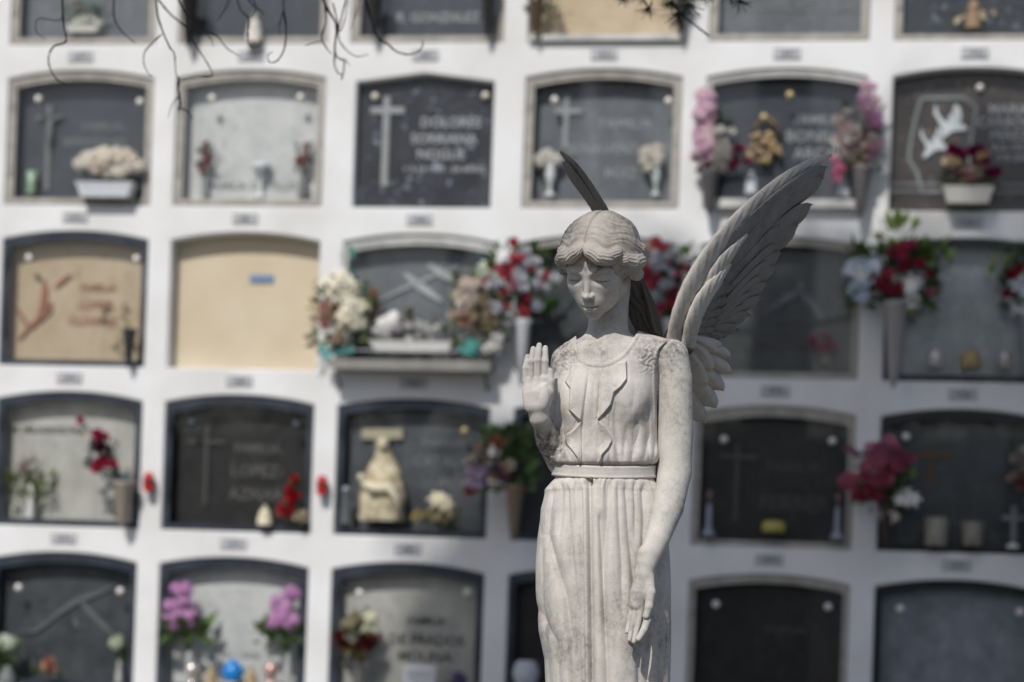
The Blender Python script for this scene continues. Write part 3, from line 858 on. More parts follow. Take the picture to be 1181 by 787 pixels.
def ring(m, outer, inner, y0, y1):
    n = len(outer)
    vs = [(x, y0, z) for x, z in outer] + [(x, y0, z) for x, z in inner] + [(x, y1, z) for x, z in outer] + [(x, y1, z) for x, z in inner]
    fs = []
    for i in range(n):
        j = (i+1) % n
        fs += [(i, j, n+j, n+i), (n+i, n+j, 3*n+j, 3*n+i), (2*n+i, 3*n+i, 3*n+j, 2*n+j), (i, 2*n+i, 2*n+j, j)]
    m.add(vs, fs)

M_WALL = mat('white_render', (0.76, 0.765, 0.775, 1), 0.85, c2=(0.62, 0.615, 0.60, 1), scale=2.2, bump=0.12, bscale=55, thr=(0.25, 0.6), spec=0.2)
M_CREAM = mat('cream_panel', srgb(206, 194, 172), 0.8, c2=srgb(196, 182, 158), scale=3, spec=0.2, bump=0.08)
M_BEIGE = mat('beige_stone', srgb(176, 172, 165), 0.6, c2=srgb(152, 148, 141), scale=14, bump=0.1, spec=0.3)
M_PALEF = mat('pale_aluminium', srgb(205, 205, 202), 0.4, c2=srgb(170, 170, 168), scale=8)
M_CHAR = mat('charcoal_frame', srgb(74, 82, 94), 0.32, c2=srgb(50, 56, 66), scale=6, metal=0.35)
M_BLACKF = mat('black_frame', srgb(34, 37, 42), 0.3, c2=srgb(22, 24, 28), scale=6, metal=0.2)
M_BROWNF = mat('brown_frame', srgb(70, 60, 54), 0.4, scale=6)
M_BOLT = mat('chrome_bolt', (0.86, 0.84, 0.8, 1), 0.4, scale=30, metal=0.15)
M_GOLD = mat('gold_bolt', srgb(206, 186, 140), 0.4, scale=30, metal=0.2)
M_TXTL = mat('silver_letters', srgb(168, 172, 176), 0.4, scale=30, metal=0.1)
M_TXTD = mat('dim_letters', srgb(118, 122, 124), 0.5, scale=30)
M_TXTB = mat('dark_letters', srgb(84, 84, 82), 0.6, scale=30)
M_TXTR = mat('russet_letters', srgb(150, 96, 74), 0.6, scale=30)
M_PLATE = mat('number_tile', srgb(196, 198, 202), 0.4, scale=9)
M_INK = mat('plate_ink', srgb(112, 114, 120), 0.6, scale=20)
def granite(name, c, c2, speck, rough=0.22, scale=90, amount=0.62):
    m, nt, b = newmat(name); L = nt.links.new
    tc = node(nt, 'ShaderNodeTexCoord'); mp = node(nt, 'ShaderNodeMapping'); L(tc.outputs['Object'], mp.inputs[0])
    n1 = node(nt, 'ShaderNodeTexNoise', i_Scale=scale*0.1, i_Detail=6, i_Roughness=0.65); L(mp.outputs[0], n1.inputs['Vector'])
    r1 = node(nt, 'ShaderNodeValToRGB'); r1.color_ramp.elements[0].position = 0.36; r1.color_ramp.elements[1].position = 0.66
    r1.color_ramp.elements[0].color = c2; r1.color_ramp.elements[1].color = c; L(n1.outputs['Fac'], r1.inputs[0])
    n2 = node(nt, 'ShaderNodeTexVoronoi', i_Scale=scale); L(mp.outputs[0], n2.inputs['Vector'])
    n3 = node(nt, 'ShaderNodeTexNoise', i_Scale=scale*0.5, i_Detail=3); L(mp.outputs[0], n3.inputs['Vector'])
    r2 = node(nt, 'ShaderNodeMapRange', i_1=amount, i_2=amount+0.1); L(n3.outputs['Fac'], r2.inputs[0])
    mx = node(nt, 'ShaderNodeMix', data_type='RGBA'); L(r2.outputs[0], mx.inputs[0]); L(r1.outputs[0], mx.inputs[6]); mx.inputs[7].default_value = speck
    L(mx.outputs[2], b.inputs['Base Color']); b.inputs['Roughness'].default_value = rough
    return m
SL = dict(
    slate=granite('slate_blue_slab', srgb(68, 74, 84), srgb(54, 59, 68), srgb(84, 90, 98), 0.3),
    star=granite('starry_granite', srgb(60, 63, 70), srgb(38, 40, 46), srgb(124, 132, 146), 0.25, 56, 0.62),
    grey=granite('grey_slab', srgb(112, 117, 124), srgb(94, 99, 106), srgb(130, 134, 140), 0.35),
    white=granite('white_marble', srgb(214, 216, 216), srgb(186, 190, 192), srgb(150, 154, 156), 0.35, 60),
    wgrey=granite('pale_grey_marble', srgb(198, 198, 192), srgb(170, 170, 165), srgb(140, 140, 136), 0.35, 60),
    tan=granite('tan_marble', srgb(196, 180, 156), srgb(176, 158, 132), srgb(160, 138, 110), 0.35, 50),
    mid=granite('mid_slate_slab', srgb(92, 96, 102), srgb(74, 78, 84), srgb(112, 116, 122), 0.3),
    black=granite('black_granite', srgb(50, 50, 50), srgb(38, 38, 39), srgb(74, 75, 76), 0.3),
    brown=granite('brown_grey_granite', srgb(78, 73, 70), srgb(56, 52, 50), srgb(112, 106, 100), 0.25, 60),
    dgrey=granite('dark_grey_granite', srgb(82, 86, 91), srgb(60, 64, 68), srgb(98, 102, 106), 0.3, 60),
    blue=granite('blue_grey_slab', srgb(150, 158, 168), srgb(120, 127, 136), srgb(168, 174, 180), 0.35))

def glassmat():
    m = bpy.data.materials.new('window_glass'); m.use_nodes = True; nt = m.node_tree
    for n in list(nt.nodes):
        if n.type != 'OUTPUT_MATERIAL': nt.nodes.remove(n)
    out = nt.nodes['Material Output']
    tr = node(nt, 'ShaderNodeBsdfTransparent'); tr.inputs[0].default_value = (0.965, 0.965, 0.96, 1)
    gl = node(nt, 'ShaderNodeBsdfGlossy'); gl.inputs['Roughness'].default_value = 0.03
    lw = node(nt, 'ShaderNodeLayerWeight', i_Blend=0.5); mx = node(nt, 'ShaderNodeMixShader')
    pw = node(nt, 'ShaderNodeMath', operation='POWER'); pw.inputs[1].default_value = 4.0; nt.links.new(lw.outputs['Facing'], pw.inputs[0])
    ml = node(nt, 'ShaderNodeMath', operation='MULTIPLY_ADD'); ml.inputs[1].default_value = 0.6; ml.inputs[2].default_value = 0.022
    nt.links.new(pw.outputs[0], ml.inputs[0])
    nt.links.new(ml.outputs[0], mx.inputs[0]); nt.links.new(tr.outputs[0], mx.inputs[1]); nt.links.new(gl.outputs[0], mx.inputs[2]); nt.links.new(mx.outputs[0], out.inputs[0])
    return m
M_GLASS = glassmat()

def text_mesh(s, size, x, z, y, align='CENTER', depth=0.0015, bold=0.0):
    cu = bpy.data.curves.new('t', 'FONT'); cu.body = s; cu.size = size; cu.align_x = align; cu.extrude = depth; cu.offset = bold; cu.resolution_u = 2
    o = bpy.data.objects.new('t', cu); COL.objects.link(o)
    bpy.context.view_layer.update()
    dg = bpy.context.evaluated_depsgraph_get()
    me = bpy.data.meshes.new_from_object(o.evaluated_get(dg))
    bpy.data.objects.remove(o); bpy.data.curves.remove(cu)
    me.transform(Matrix(((1, 0, 0, x), (0, 0, -1, y), (0, 1, 0, z), (0, 0, 0, 1))))
    me.materials.clear()
    return me

wall = empty('niche_wall', loc2world(0, 0, 0), 'long white rendered burial wall with rows of arched niches', 'wall', rot=(0, 0, YAW))
def build_wall():
    m = MB(); C0, C1, R0, R1 = -2, 9, 0, 6
    for r in range(R0, R1+1):
        for c in range(C0, C1+1):
            x0, z0 = nbase(r, c)
            cx0, cx1 = x0 - PXW/2, x0 + PXW/2
            zt = ZTOP - PZW*(r - 0.93); zb = zt - PZW
            if r == R1: zb = 0.0
            kind = 'gable' if (r, c) == (2, 3) else 'arch'
            o = arch(HW if (r, c) != (2, 3) else 0.352, NH - (0.0 if (r, c) != (2, 3) else 0.02), RISE, 0, 14, 0, kind)
            o = [(x0+a, z0+b) for a, b in o]; n = len(o)
            # outer cell points matched to the outline
            q = [(cx0, zb), (cx1, zb)]
            k = n - 2
            for i in range(k): q.append((cx1 + (cx0-cx1)*i/(k-1), zt))
            vs = [(a, 0, b) for a, b in q] + [(a, 0, b) for a, b in o]
            # rounded arris: step back slightly at the edge of the opening
            inn = []
            for a, b in o: inn.append((a, 0.006, b))
            ox = [(a + (0.006 if a > x0 else -0.006), b + (0.006 if b > z0+0.3 else -0.006)) for a, b in o]
            vs = [(a, 0, b) for a, b in q] + [(a, 0, b) for a, b in ox] + inn + [(a, 0.30, b) for a, b in o]
            fs = []
            for i in range(n):
                j = (i+1) % n
                fs += [(i, j, n+j, n+i), (n+i, n+j, 2*n+j, 2*n+i), (2*n+i, 2*n+j, 3*n+j, 3*n+i)]
            m.add(vs, fs)
    xa, xb = C0*PXW - PXW/2, C1*PXW + PXW/2
    zt = ZTOP + 0.93*PZW
    m.box(xa, xb, 0.302, 2.4, 0, zt); m.box(xa-0.4, xa-0.002, -0.02, 2.4, 0, zt); m.box(xb+0.002, xb+0.4, -0.02, 2.4, 0, zt)
    m.build('facade', M_WALL, wall)
    m = MB(); m.box(xa-0.5, xb+0.5, -0.12, 2.5, zt+0.002, zt+0.12); m.box(xa-0.45, xb+0.45, -0.06, 2.45, zt+0.122, zt+0.2)
    m.build('coping', M_WALL, wall)
    m = MB(); m.box(xa-0.4, xb+0.4, -0.05, -0.001, 0, 0.16); m.build('plinth', mat('grey_plinth', srgb(120, 120, 118), 0.8, scale=6), wall)
    # blank closing panels of the niches outside the picture
    m = MB()
    for r in range(R0, R1+1):
        for c in range(C0, C1+1):
            if 1 <= r <= 5 and 1 <= c <= 6: continue
            x0, z0 = nbase(r, c); m.prism([(x0+a, z0+b) for a, b in arch(HW-0.002, NH-0.002, RISE)], 0.06, 0.12)
    m.build('closing_panel', M_CREAM, wall)
build_wall()

def plates():
    for r in range(1, 5):
        for c in range(1, 7):
            x0, z0 = nbase(r, c); zc = ZTOP - PZW*r
            w = 0.066 if r < 3 else 0.068; h = 0.025
            m = MB(); m.box(-w, w, -0.008, -0.001, -h, h)
            p = m.build('number_plate', M_PLATE, wall); p.location = (x0 - 0.004, 0, zc + 0.002)
            m = MB(); ring(m, [(-w+.003, -h+.003), (w-.003, -h+.003), (w-.003, h-.003), (-w+.003, h-.003)], [(-w+.006, -h+.006), (w-.006, -h+.006), (w-.006, h-.006), (-w+.006, h-.006)], -0.0090, -0.0082)
            m.build('border', M_INK, p)
            num = {1: 1877, 2: 1876, 3: 1875, 4: 1874}[r] + 5*(c-1)
            link('digits', text_mesh(str(num), 0.042, 0, -0.0145, -0.0096, depth=0.001, bold=0.0006), M_INK, p)
plates()

def niche(r, c, label, slab, frame=None, fw=0.037, glass=True, bolts=(), boltmat=None, texts=(), tmat=None, cross=None, depth=0.095, kind='arch', name='tombstone', xoff=0, bandtop=None, cmat=None):
    """bolts, cross, texts in photo pixels"""
    x0, z0 = nbase(r, c)
    hw = HW - 0.004; h = NH - 0.004; rise = RISE
    if kind == 'gable': hw = 0.349; h = NH - 0.024
    loc = loc2world(x0, 0, z0)
    g = 'tombstones closing the wall niches'
    root = empty(name, loc, label, 'tombstone', g, (0, 0, YAW))
    m = MB(); m.prism(arch(hw, h, rise, 0.002, 14, 0, kind), depth, depth+0.04); slabo = m.build('slab', SL[slab], root)
    def L(px, py, y): a, b = W(px, py, y); return a - x0, b - z0
    if frame is not None:
        m = MB()
        o = arch(hw, h, rise, 0.002); bt = bandtop or fw
        i = arch(hw-fw, h-fw-bt, rise*0.9, 0.002+fw)
        ring(m, o, i, 0.016, 0.045)
        i2 = arch(hw-fw*0.62, h-fw*0.62-bt*0.62, rise, 0.002+fw*0.62); o2 = arch(hw-fw*0.3, h-fw*0.3-bt*0.3, rise, 0.002+fw*0.3)
        ring(m, o2, i2, 0.010, 0.0158)
        fr = m.build('frame', frame, root)
        if glass:
            m = MB(); m.prism(arch(hw-fw+0.004, h-fw-bt, rise*0.9, fw), 0.028, 0.032); m.build('glass_pane', M_GLASS, root)
        hm = MB()
        pass
        for zz in (0.16, 0.5):
            hm = MB(); hm.box(-hw+0.006, -hw+0.022, 0.0, 0.0098, zz, zz+0.05); hm.build('hinge', frame, fr)
    for (px, py) in bolts:
        gl_ = frame is not None and glass; yb = 0.026 if gl_ else depth
        a, b = L(px, py, yb-0.01)
        m = MB(); m.lathe([(0.0, -0.034), (0.010, -0.033), (0.017, -0.027), (0.019, -0.018), (0.014, -0.010), (0.008, 0.0)], (0, 0, 0), 14, 'y')
        o = m.build('bolt', boltmat or M_BOLT, slabo); o.location = (a, yb, b)
    for t in texts:
        s, px, py, hp = t[:4]; mt = tmat or M_TXTL
        a, b = L(px, py, depth); size = hp*0.0044*1.38
        link('lettering', text_mesh(s, size, a, b - size*0.36, depth-0.0025, depth=0.002, bold=0.0008), mt, slabo)
    if cross:
        px, y0, y1, ya, xa, xb, wpx = cross
        a, bt_ = L(px, y0, depth); _, bb = L(px, y1, depth); _, ba = L(px, ya, depth); aa, _ = L(xa, ya, depth); ab, _ = L(xb, ya, depth)
        w = wpx*0.0044/2
        m = MB(); m.prism([(a-w, bb), (a+w, bb), (a+w, ba-w), (ab, ba-w), (ab, ba+w), (a+w, ba+w), (a+w, bt_), (a-w, bt_), (a-w, ba+w), (aa, ba+w), (aa, ba-w), (a-w, ba-w)], depth-0.012, depth-0.0005)
        m.build('cross', cmat or tmat or M_TXTL, slabo)
    return root, slabo, L

def relief(slabo, L, polys, name, m_, depth=0.09, th=0.008):
    m = MB()
    for p in polys: m.prism([L(a, b, depth) for a, b in p], depth-th, depth-0.0006)
    return m.build(name, m_, slabo)
def strip(pts, w):
    """ribbon polygon along pixel points"""
    L_, R_ = [], []
    for i, (x, y) in enumerate(pts):
        x0, y0 = pts[max(i-1, 0)]; x1, y1 = pts[min(i+1, len(pts)-1)]
        d = math.hypot(x1-x0, y1-y0) or 1; nx, ny = -(y1-y0)/d, (x1-x0)/d
        ww = w[i] if hasattr(w, '__len__') else w
        L_.append((x+nx*ww, y+ny*ww)); R_.append((x-nx*ww, y-ny*ww))
    return L_ + R_[::-1]

# row 1 (only its lower part is in the picture)
niche(1, 1, 'grey slab in a beige frame under the bare twigs, top left corner', 'grey', M_BEIGE)
niche(1, 2, 'blue grey slab in a beige frame above the white marble one', 'slate', M_BEIGE)
niche(1, 3, 'slate slab with a pale lettered panel, above the starry granite tombstone', 'slate', M_BEIGE, texts=[('R. GONZALEZ', 505, 20, 11)], tmat=M_TXTL)
x0, z0 = nbase(1, 4)
n14 = niche(1, 4, 'unframed cream slab at the top, above the pair of white flower vases', 'tan', None, depth=0.05)
m = MB(); m.box(-HW+0.01, HW-0.01, -0.03, 0.048, 0.004, 0.03); m.build('sill', M_PALEF, n14[0])
n15 = niche(1, 5, 'slate slab lettered in pale capitals in a beige frame, top row', 'grey', M_BEIGE, texts=[('HERNANDEZ VILA', 908, 8, 13)], tmat=M_TXTD)
niche(1, 6, 'speckled dark granite slab in a grey frame, top right corner', 'star', M_BEIGE, fw=0.03)
# row 2
n21 = niche(2, 1, 'slate slab with crucifix behind a planter of cream flowers', 'slate', M_BEIGE, bolts=[(45, 115), (162, 118)], texts=[('FAMILIA', 118, 146, 10), ('BERENGUER', 110, 164, 10)], tmat=M_TXTD, cross=(58, 122, 220, 137, 42, 76, 5.5))
m = MB()   # figure on the crucifix
a, b = n21[2](58, 150, 0.07)
m.tube([(a, 0.068, b+0.055), (a, 0.066, b+0.02), (a+0.004, 0.066, b-0.03), (a, 0.068, b-0.09)], [0.010, 0.018, 0.014, 0.007]); m.ball((a-0.006, 0.062, b+0.072), 0.014)
m.tube([(a-0.065, 0.07, b+0.075), (a, 0.068, b+0.045), (a+0.065, 0.07, b+0.075)], [0.006, 0.009, 0.006]); m.build('christ_figure', M_TXTD, n21[1])
n22 = niche(2, 2, 'pale marble slab with two red and white flower vases and a white candle', 'white', M_BEIGE, bolts=[(245, 114), (347, 113)], texts=[('FAMILIA CASTILLO', 292, 214, 9)], tmat=mat('faint_letters', srgb(150, 152, 152), 0.5))
niche(2, 3, 'dark starry granite slab with a tall cross and three lines of names', 'star', None, depth=0.06, kind='gable', bolts=[(433, 112), (560, 111)], boltmat=mat('cream_bolt', srgb(228, 222, 206), 0.4), texts=[('DOLORES', 520, 141, 11.5), ('SORRIANA', 512, 160, 11.5), ('NOGUE', 509, 178, 11.5), ('+ 3-10-1989 - 24 AÑOS', 512, 195, 7)], tmat=M_TXTL, cross=(447, 112, 215, 128, 428, 467, 7.5), cmat=mat('pale_cross', srgb(146, 150, 152), 0.5))
n24 = niche(2, 4, 'grey slab with a thin cross between two vases of white flowers', 'grey', M_BEIGE, bolts=[(640, 116), (771, 117)], texts=[('FAMILIA', 722, 143, 12), ('BENAVENT CAS', 713, 172, 12), ('RUIZ', 716, 200, 12)], tmat=mat('mid_letters', srgb(158, 163, 168), 0.5), cross=(654, 110, 172, 129, 640, 672, 6), cmat=mat('mid_cross', srgb(158, 163, 168), 0.5))
n25 = niche(2, 5, 'slate slab with gilded bunch, between the two hanging lilac bouquets', 'slate', M_PALEF, fw=0.02, bandtop=0.03, bolts=[(911, 110)], boltmat=M_GOLD, texts=[('FAMILIA', 944, 138, 11), ('BONILLA', 944, 157, 13), ('ARCAS', 944, 177, 13)], tmat=M_TXTL)
m = MB(); m.box(-HW+0.02, HW-0.02, -0.05, -0.012, 0.002, 0.045); m.build('sill', M_PALEF, n25[0])
n26 = niche(2, 6, 'brown grey slab with two carved doves inside a silver outline', 'brown', None, depth=0.085, bolts=[(1130, 102)], texts=[('MARIA', 1164, 126, 11), ('CARBONELL', 1172, 141, 11), ('PEREZ', 1164, 156, 11), ('8-2-1931', 1166, 170, 8), ('7-9-2001', 1170, 182, 8)], tmat=M_TXTL)
relief(n26[1], n26[2], [strip([(1062, 114), (1112, 113), (1126, 124), (1120, 160), (1118, 190)], 2), strip([(1062, 114), (1056, 136), (1051, 160), (1048, 184), (1058, 200), (1063, 222), (1085, 222)], 2)], 'silver_outline', mat('outline_silver', srgb(128, 134, 134), 0.4, metal=0.3), 0.085)
dove = lambda x, y, k, s=1: [(x + s*k*a, y + k*b) for a, b in [(-18, -20), (-15, -8), (-9, 0), (-3, 4), (-2, -4), (2, -8), (6, -20), (12, -14), (14, -4), (11, 4), (17, 6), (22, 11), (16, 13), (8, 13), (2, 14), (-6, 20), (-14, 26), (-16, 20), (-10, 12), (-13, 4), (-20, -8)]]
relief(n26[1], n26[2], [dove(1096, 139, 0.95), dove(1077, 163, 0.8)], 'carved_dove', mat('dove_white', srgb(196, 202, 206), 0.5), 0.085, 0.012)
m = MB()
for zz in (0.09, 0.125): m.tube([(-HW+0.01, -0.02, zz), (HW-0.01, -0.02, zz)], 0.004)
m.build('rail', M_TXTL, n26[0])
# row 3
n31 = niche(3, 1, 'tan marble slab with russet branch and letters behind glass', 'tan', M_CHAR, fw=0.03, bandtop=0.035, bolts=[(34, 298), (158, 299)], texts=[('FAMILIA', 114, 332, 9), ('LOPEZ', 110, 352, 10), ('OLIVARES', 107, 371, 10)], tmat=M_TXTR)
relief(n31[1], n31[2], [strip([(22, 392), (34, 378), (46, 368), (51, 350), (52, 332), (50, 322)], [1, 2, 3, 4, 3, 1]), strip([(46, 370), (58, 358), (60, 348)], [2, 2.5, 1]), strip([(64, 331), (74, 323), (82, 317)], [1, 2.5, 1]), strip([(34, 378), (26, 366), (20, 356)], [1, 2, 1])], 'carved_branch', M_TXTR)
n32 = niche(3, 2, 'blank cream closing panel with a small blue plate', 'tan', None, depth=0.095, name='closing_panel')
for o in n32[0].children: 
    if o.name.startswith('slab'): o.data.materials.clear(); o.data.materials.append(M_CREAM)
n32[0]['category'] = 'panel'
a, b = n32[2](302, 322, 0.093); m = MB(); m.box(a-0.062, a+0.062, 0.088, 0.0945, b-0.02, b+0.02); bp_ = m.build('blue_plate', mat('blue_plate', srgb(108, 132, 166), 0.5), n32[0])
link('lettering', text_mesh('3º FILA', 0.026, a, b-0.009, 0.0865, depth=0.0008), mat('plate_white', srgb(150, 165, 190), 0.5), bp_)
n33 = niche(3, 3, 'grey blue slab engraved with crossed lily stems above a silver shelf', 'grey', M_PALEF, fw=0.022, bandtop=0.045, texts=[])
relief(n33[1], n33[2], [strip([(436, 348), (462, 335), (492, 322), (530, 308)], [1, 1.5, 1.5, 0.8]), strip([(467, 316), (484, 330), (510, 348)], [2, 5, 2]), strip([(494, 306), (512, 317), (530, 326)], [2, 5, 2])], 'engraved_lily', mat('engraved', srgb(176, 182, 186), 0.5))
niche(3, 4, 'dark slab half hidden behind the angel head', 'dgrey', M_BEIGE, fw=0.03, texts=[('FAMILIA', 700, 330, 11)], tmat=M_TXTD)
n35 = niche(3, 5, 'dark glazed slab beside the angel wing, with small pink flowers', 'dgrey', M_BEIGE, fw=0.03, texts=[('FAMILIA', 905, 372, 12), ('MARTIN', 905, 396, 12)], tmat=M_TXTB)
relief(n35[1], n35[2], [strip([(880, 362), (905, 346), (922, 336), (926, 325)], [1, 4, 5, 3]), strip([(922, 336), (938, 352), (952, 374)], [4, 5, 1])], 'engraved_figure', mat('engraved_dim', srgb(112, 118, 122), 0.5))
niche(3, 6, 'pale blue grey slab in shade behind glass, right of the silver bouquet', 'blue', M_BLACKF, fw=0.03)
# row 4
n41 = niche(4, 1, 'pale marble slab with magenta roses in front, far left', 'wgrey', M_CHAR, fw=0.035, texts=[('M. MILAGROS PAZ', 56, 496, 8)], tmat=M_TXTB)
n42 = niche(4, 2, 'black slab with a thin cross between two small red lamps', 'black', M_CHAR, fw=0.03, bandtop=0.045, texts=[('FAMILIA', 297, 517, 11), ('LOPEZ-', 297, 543, 14), ('AZNAR', 295, 570, 14)], tmat=mat('grey_letters', srgb(100, 100, 98), 0.5), cross=(240, 492, 582, 510, 216, 260, 4), cmat=mat('grey_cross', srgb(80, 82, 80), 0.5), bolts=[(222, 488), (342, 490)], boltmat=M_CHAR)
n43 = niche(4, 3, 'slate slab with a tan cross above a cream holy figure', 'mid', M_CHAR, fw=0.03, bandtop=0.04, texts=[('FAMILIA', 512, 511, 10), ('CATALA', 508, 532, 12), ('- LUPION', 512, 558, 12)], tmat=mat('slate_letters', srgb(128, 132, 136), 0.5), bolts=[(536, 497)], boltmat=M_GOLD)
relief(n43[1], n43[2], [[(418, 495), (465, 495), (465, 507), (449, 507), (449, 535), (434, 535), (434, 507), (418, 507)]], 'tan_cross', mat('tan_cross', srgb(178, 172, 150), 0.6), 0.09, 0.02)
niche(4, 4, 'dark slab mostly hidden behind the angel waist', 'dgrey', M_CHAR, fw=0.03)
niche(4, 5, 'black slab lettered with a thin cross, above the yellow candle', 'black', M_BEIGE, fw=0.028, bandtop=0.045, texts=[('FAMILIA', 915, 538, 12), ('FERRER', 915, 580, 17)], tmat=M_TXTB, cross=(851, 512, 600, 527, 830, 873, 4), cmat=mat('shade_cross', srgb(88, 90, 88), 0.5), bolts=[(835, 507), (960, 509)])
n46 = niche(4, 6, 'shaded black slab with a bronze crucifix, right of the crimson bouquet', 'dgrey', M_BLACKF, fw=0.03, bandtop=0.04, bolts=[(1045, 504)], cross=(1074, 510, 560, 525, 1052, 1100, 5), cmat=mat('bronze_cross', srgb(110, 84, 66), 0.5, metal=0.3))
# row 5
n51 = niche(5, 1, 'dark slab engraved with a bare branch, bottom left corner', 'dgrey', M_CHAR, fw=0.03, bandtop=0.045, bolts=[(22, 678), (139, 682)])
relief(n51[1], n51[2], [strip([(22, 728), (42, 728), (64, 710), (90, 692), (112, 685), (132, 676)], [1, 2, 2.5, 3, 2.5, 1]), strip([(92, 692), (106, 708), (122, 724), (132, 734)], [2, 3, 2.5, 1]), strip([(86, 712), (90, 724)], 2)], 'engraved_branch', mat('branch_grey', srgb(104, 110, 114), 0.5))
niche(5, 2, 'white marble slab between two pink flower bunches, bottom row', 'white', M_CHAR, fw=0.04, bandtop=0.04, texts=[('1951 - 2003', 274, 755, 8)], tmat=mat('thin_letters', srgb(158, 164, 166), 0.5))
n53 = niche(5, 3, 'pale grey slab with dark names behind a red and cream bunch', 'wgrey', M_CHAR, fw=0.035, bandtop=0.045, bolts=[(415, 684), (539, 683)], texts=[('FAMILIA', 492, 716, 9), ('DE PRADOS', 492, 738, 12), ('MOLINA', 490, 757, 12)], tmat=M_TXTB)
niche(5, 4, 'black slab beside the angel skirt, mostly hidden, bottom row', 'black', M_CHAR, fw=0.03, bandtop=0.04)
niche(5, 5, 'black slab with two silver bolts right of the skirt, bottom row', 'black', M_BEIGE, fw=0.026, bandtop=0.035, bolts=[(826, 697), (955, 700)], texts=[('FAMILIA', 905, 726, 9)], tmat=M_TXTB)
niche(5, 6, 'blue grey slab in a dark frame, bottom right corner', 'blue', M_BLACKF, fw=0.03, bandtop=0.03, bolts=[(1038, 702), (1176, 706)])
# ---------------------------------------------------------------- flowers, vases, figures and lamps on the wall
PXM = 0.00444      # metres per photo pixel at the wall
_mc = {}
def cmat(c, rough=0.6):
    k = (c, rough)
    g_ = 0.3*c[0]+0.59*c[1]+0.11*c[2]; c = tuple(0.84*v + 0.16*(g_*0.75 + 45) for v in c)
    if k not in _mc: _mc[k] = mat('tint', srgb(*c), rough, c2=tuple(v*0.85 for v in srgb(*c)[:3])+(1,), scale=60, spec=0.3)
    return _mc[k]
_bl = {}
def blossom_mesh(kind, c, c2=None):
    k = (kind, c, c2)
    if k in _bl: return _bl[k]
    m = MB(); rr = random.Random(hash(k) % 9999)
    def petal(az, tilt, ln, wd, cup, z0=0.0, n=4):
        rows = []
        for i in range(n+1):
            s = i/n; w_ = wd*math.sin(math.pi*min(0.98, 0.12+0.8*s))**0.7
            t = tilt - cup*s*s
            rad = ln*s*math.cos(t); hz = ln*s*math.sin(t) + z0
            row = []
            for j in (-1, 0, 1):
                x = rad; y = w_*j; z = hz + abs(j)*wd*0.25
                row.append((x*math.cos(az)-y*math.sin(az), x*math.sin(az)+y*math.cos(az), z))
            rows.append(row)
        m.grid(rows, False, True)
    if kind == 'rose':
        for lay, (n, tl, ln, wd) in enumerate([(6, 0.25, 1.0, 0.5), (5, 0.7, 0.85, 0.45), (5, 1.1, 0.7, 0.35), (3, 1.4, 0.55, 0.25)]):
            for i in range(n): petal(2*math.pi*i/n + lay*0.6 + rr.uniform(-.15, .15), tl + rr.uniform(-.1, .1), ln, wd, -0.5)
    elif kind == 'daisy':
        for i in range(9): petal(2*math.pi*i/9 + rr.uniform(-.1, .1), 0.35, 1.0, 0.24, 0.3)
        m.ball((0, 0, 0.1), 0.2, 6, 4)
    elif kind == 'lily':
        for i in range(6): petal(math.pi*i/3, 0.8, 1.15, 0.26, 0.9)
        m.tube([(0, 0, 0), (0, 0, 0.7)], 0.05, 4)
    else:      # floret cluster
        m.ball((0, 0, 0.12), 0.62, 10, 7)
        for q in range(60):
            u = rr.uniform(-0.2, 1); a = rr.uniform(0, 6.283); s = math.sqrt(max(0, 1-u*u)); c3 = Vector((s*math.cos(a), s*math.sin(a), u))*rr.uniform(.75, 1)
            e1 = c3.cross(Vector((0, 0.3, 1))).normalized(); e2 = c3.cross(e1).normalized()
            for k4 in range(4):
                b = k4*math.pi/2 + a; d = (e1*math.cos(b)+e2*math.sin(b)); p = e1*math.cos(b+.8)+e2*math.sin(b+.8)
                m.add([c3, c3+d*0.2+p*0.1, c3+d*0.3+c3*0.06, c3+d*0.2-p*0.1], [(0, 1, 2, 3)])
    me = m.mesh('blossom'); me.materials.append(cmat(c)); _bl[k] = me
    return me

def leaf_bunch(m, rnd, c, rad, n, ln, wd, up=0.6):
    for i in range(n):
        a = rnd.uniform(0, 6.283); u = rnd.uniform(-0.7, 1)
        p = Vector((rad[0]*rnd.uniform(-1, 1), rad[1]*rnd.uniform(-1, .6), rad[2]*rnd.uniform(-1, 1)))*0.9 + Vector(c)
        d = (p - Vector(c)); d = Vector((d.x/rad[0], d.y/rad[1]-0.3, d.z/rad[2] + up)) + Vector((rnd.uniform(-.5, .5), rnd.uniform(-.5, .5), rnd.uniform(-.5, .5))); d.normalize()
        s = d.cross(Vector((rnd.uniform(-1, 1), rnd.uniform(-1, 1), rnd.uniform(-1, 1)))).normalized(); nn = d.cross(s)
        l = ln*rnd.uniform(.6, 1.3); w = wd*rnd.uniform(.7, 1.2)
        m.add([p, p+d*l*.4+s*w+nn*w*.3, p+d*l-nn*l*.12, p+d*l*.4-s*w+nn*w*.3, p+d*l*.45], [(0, 1, 4), (1, 2, 4), (2, 3, 4), (3, 0, 4)], True)

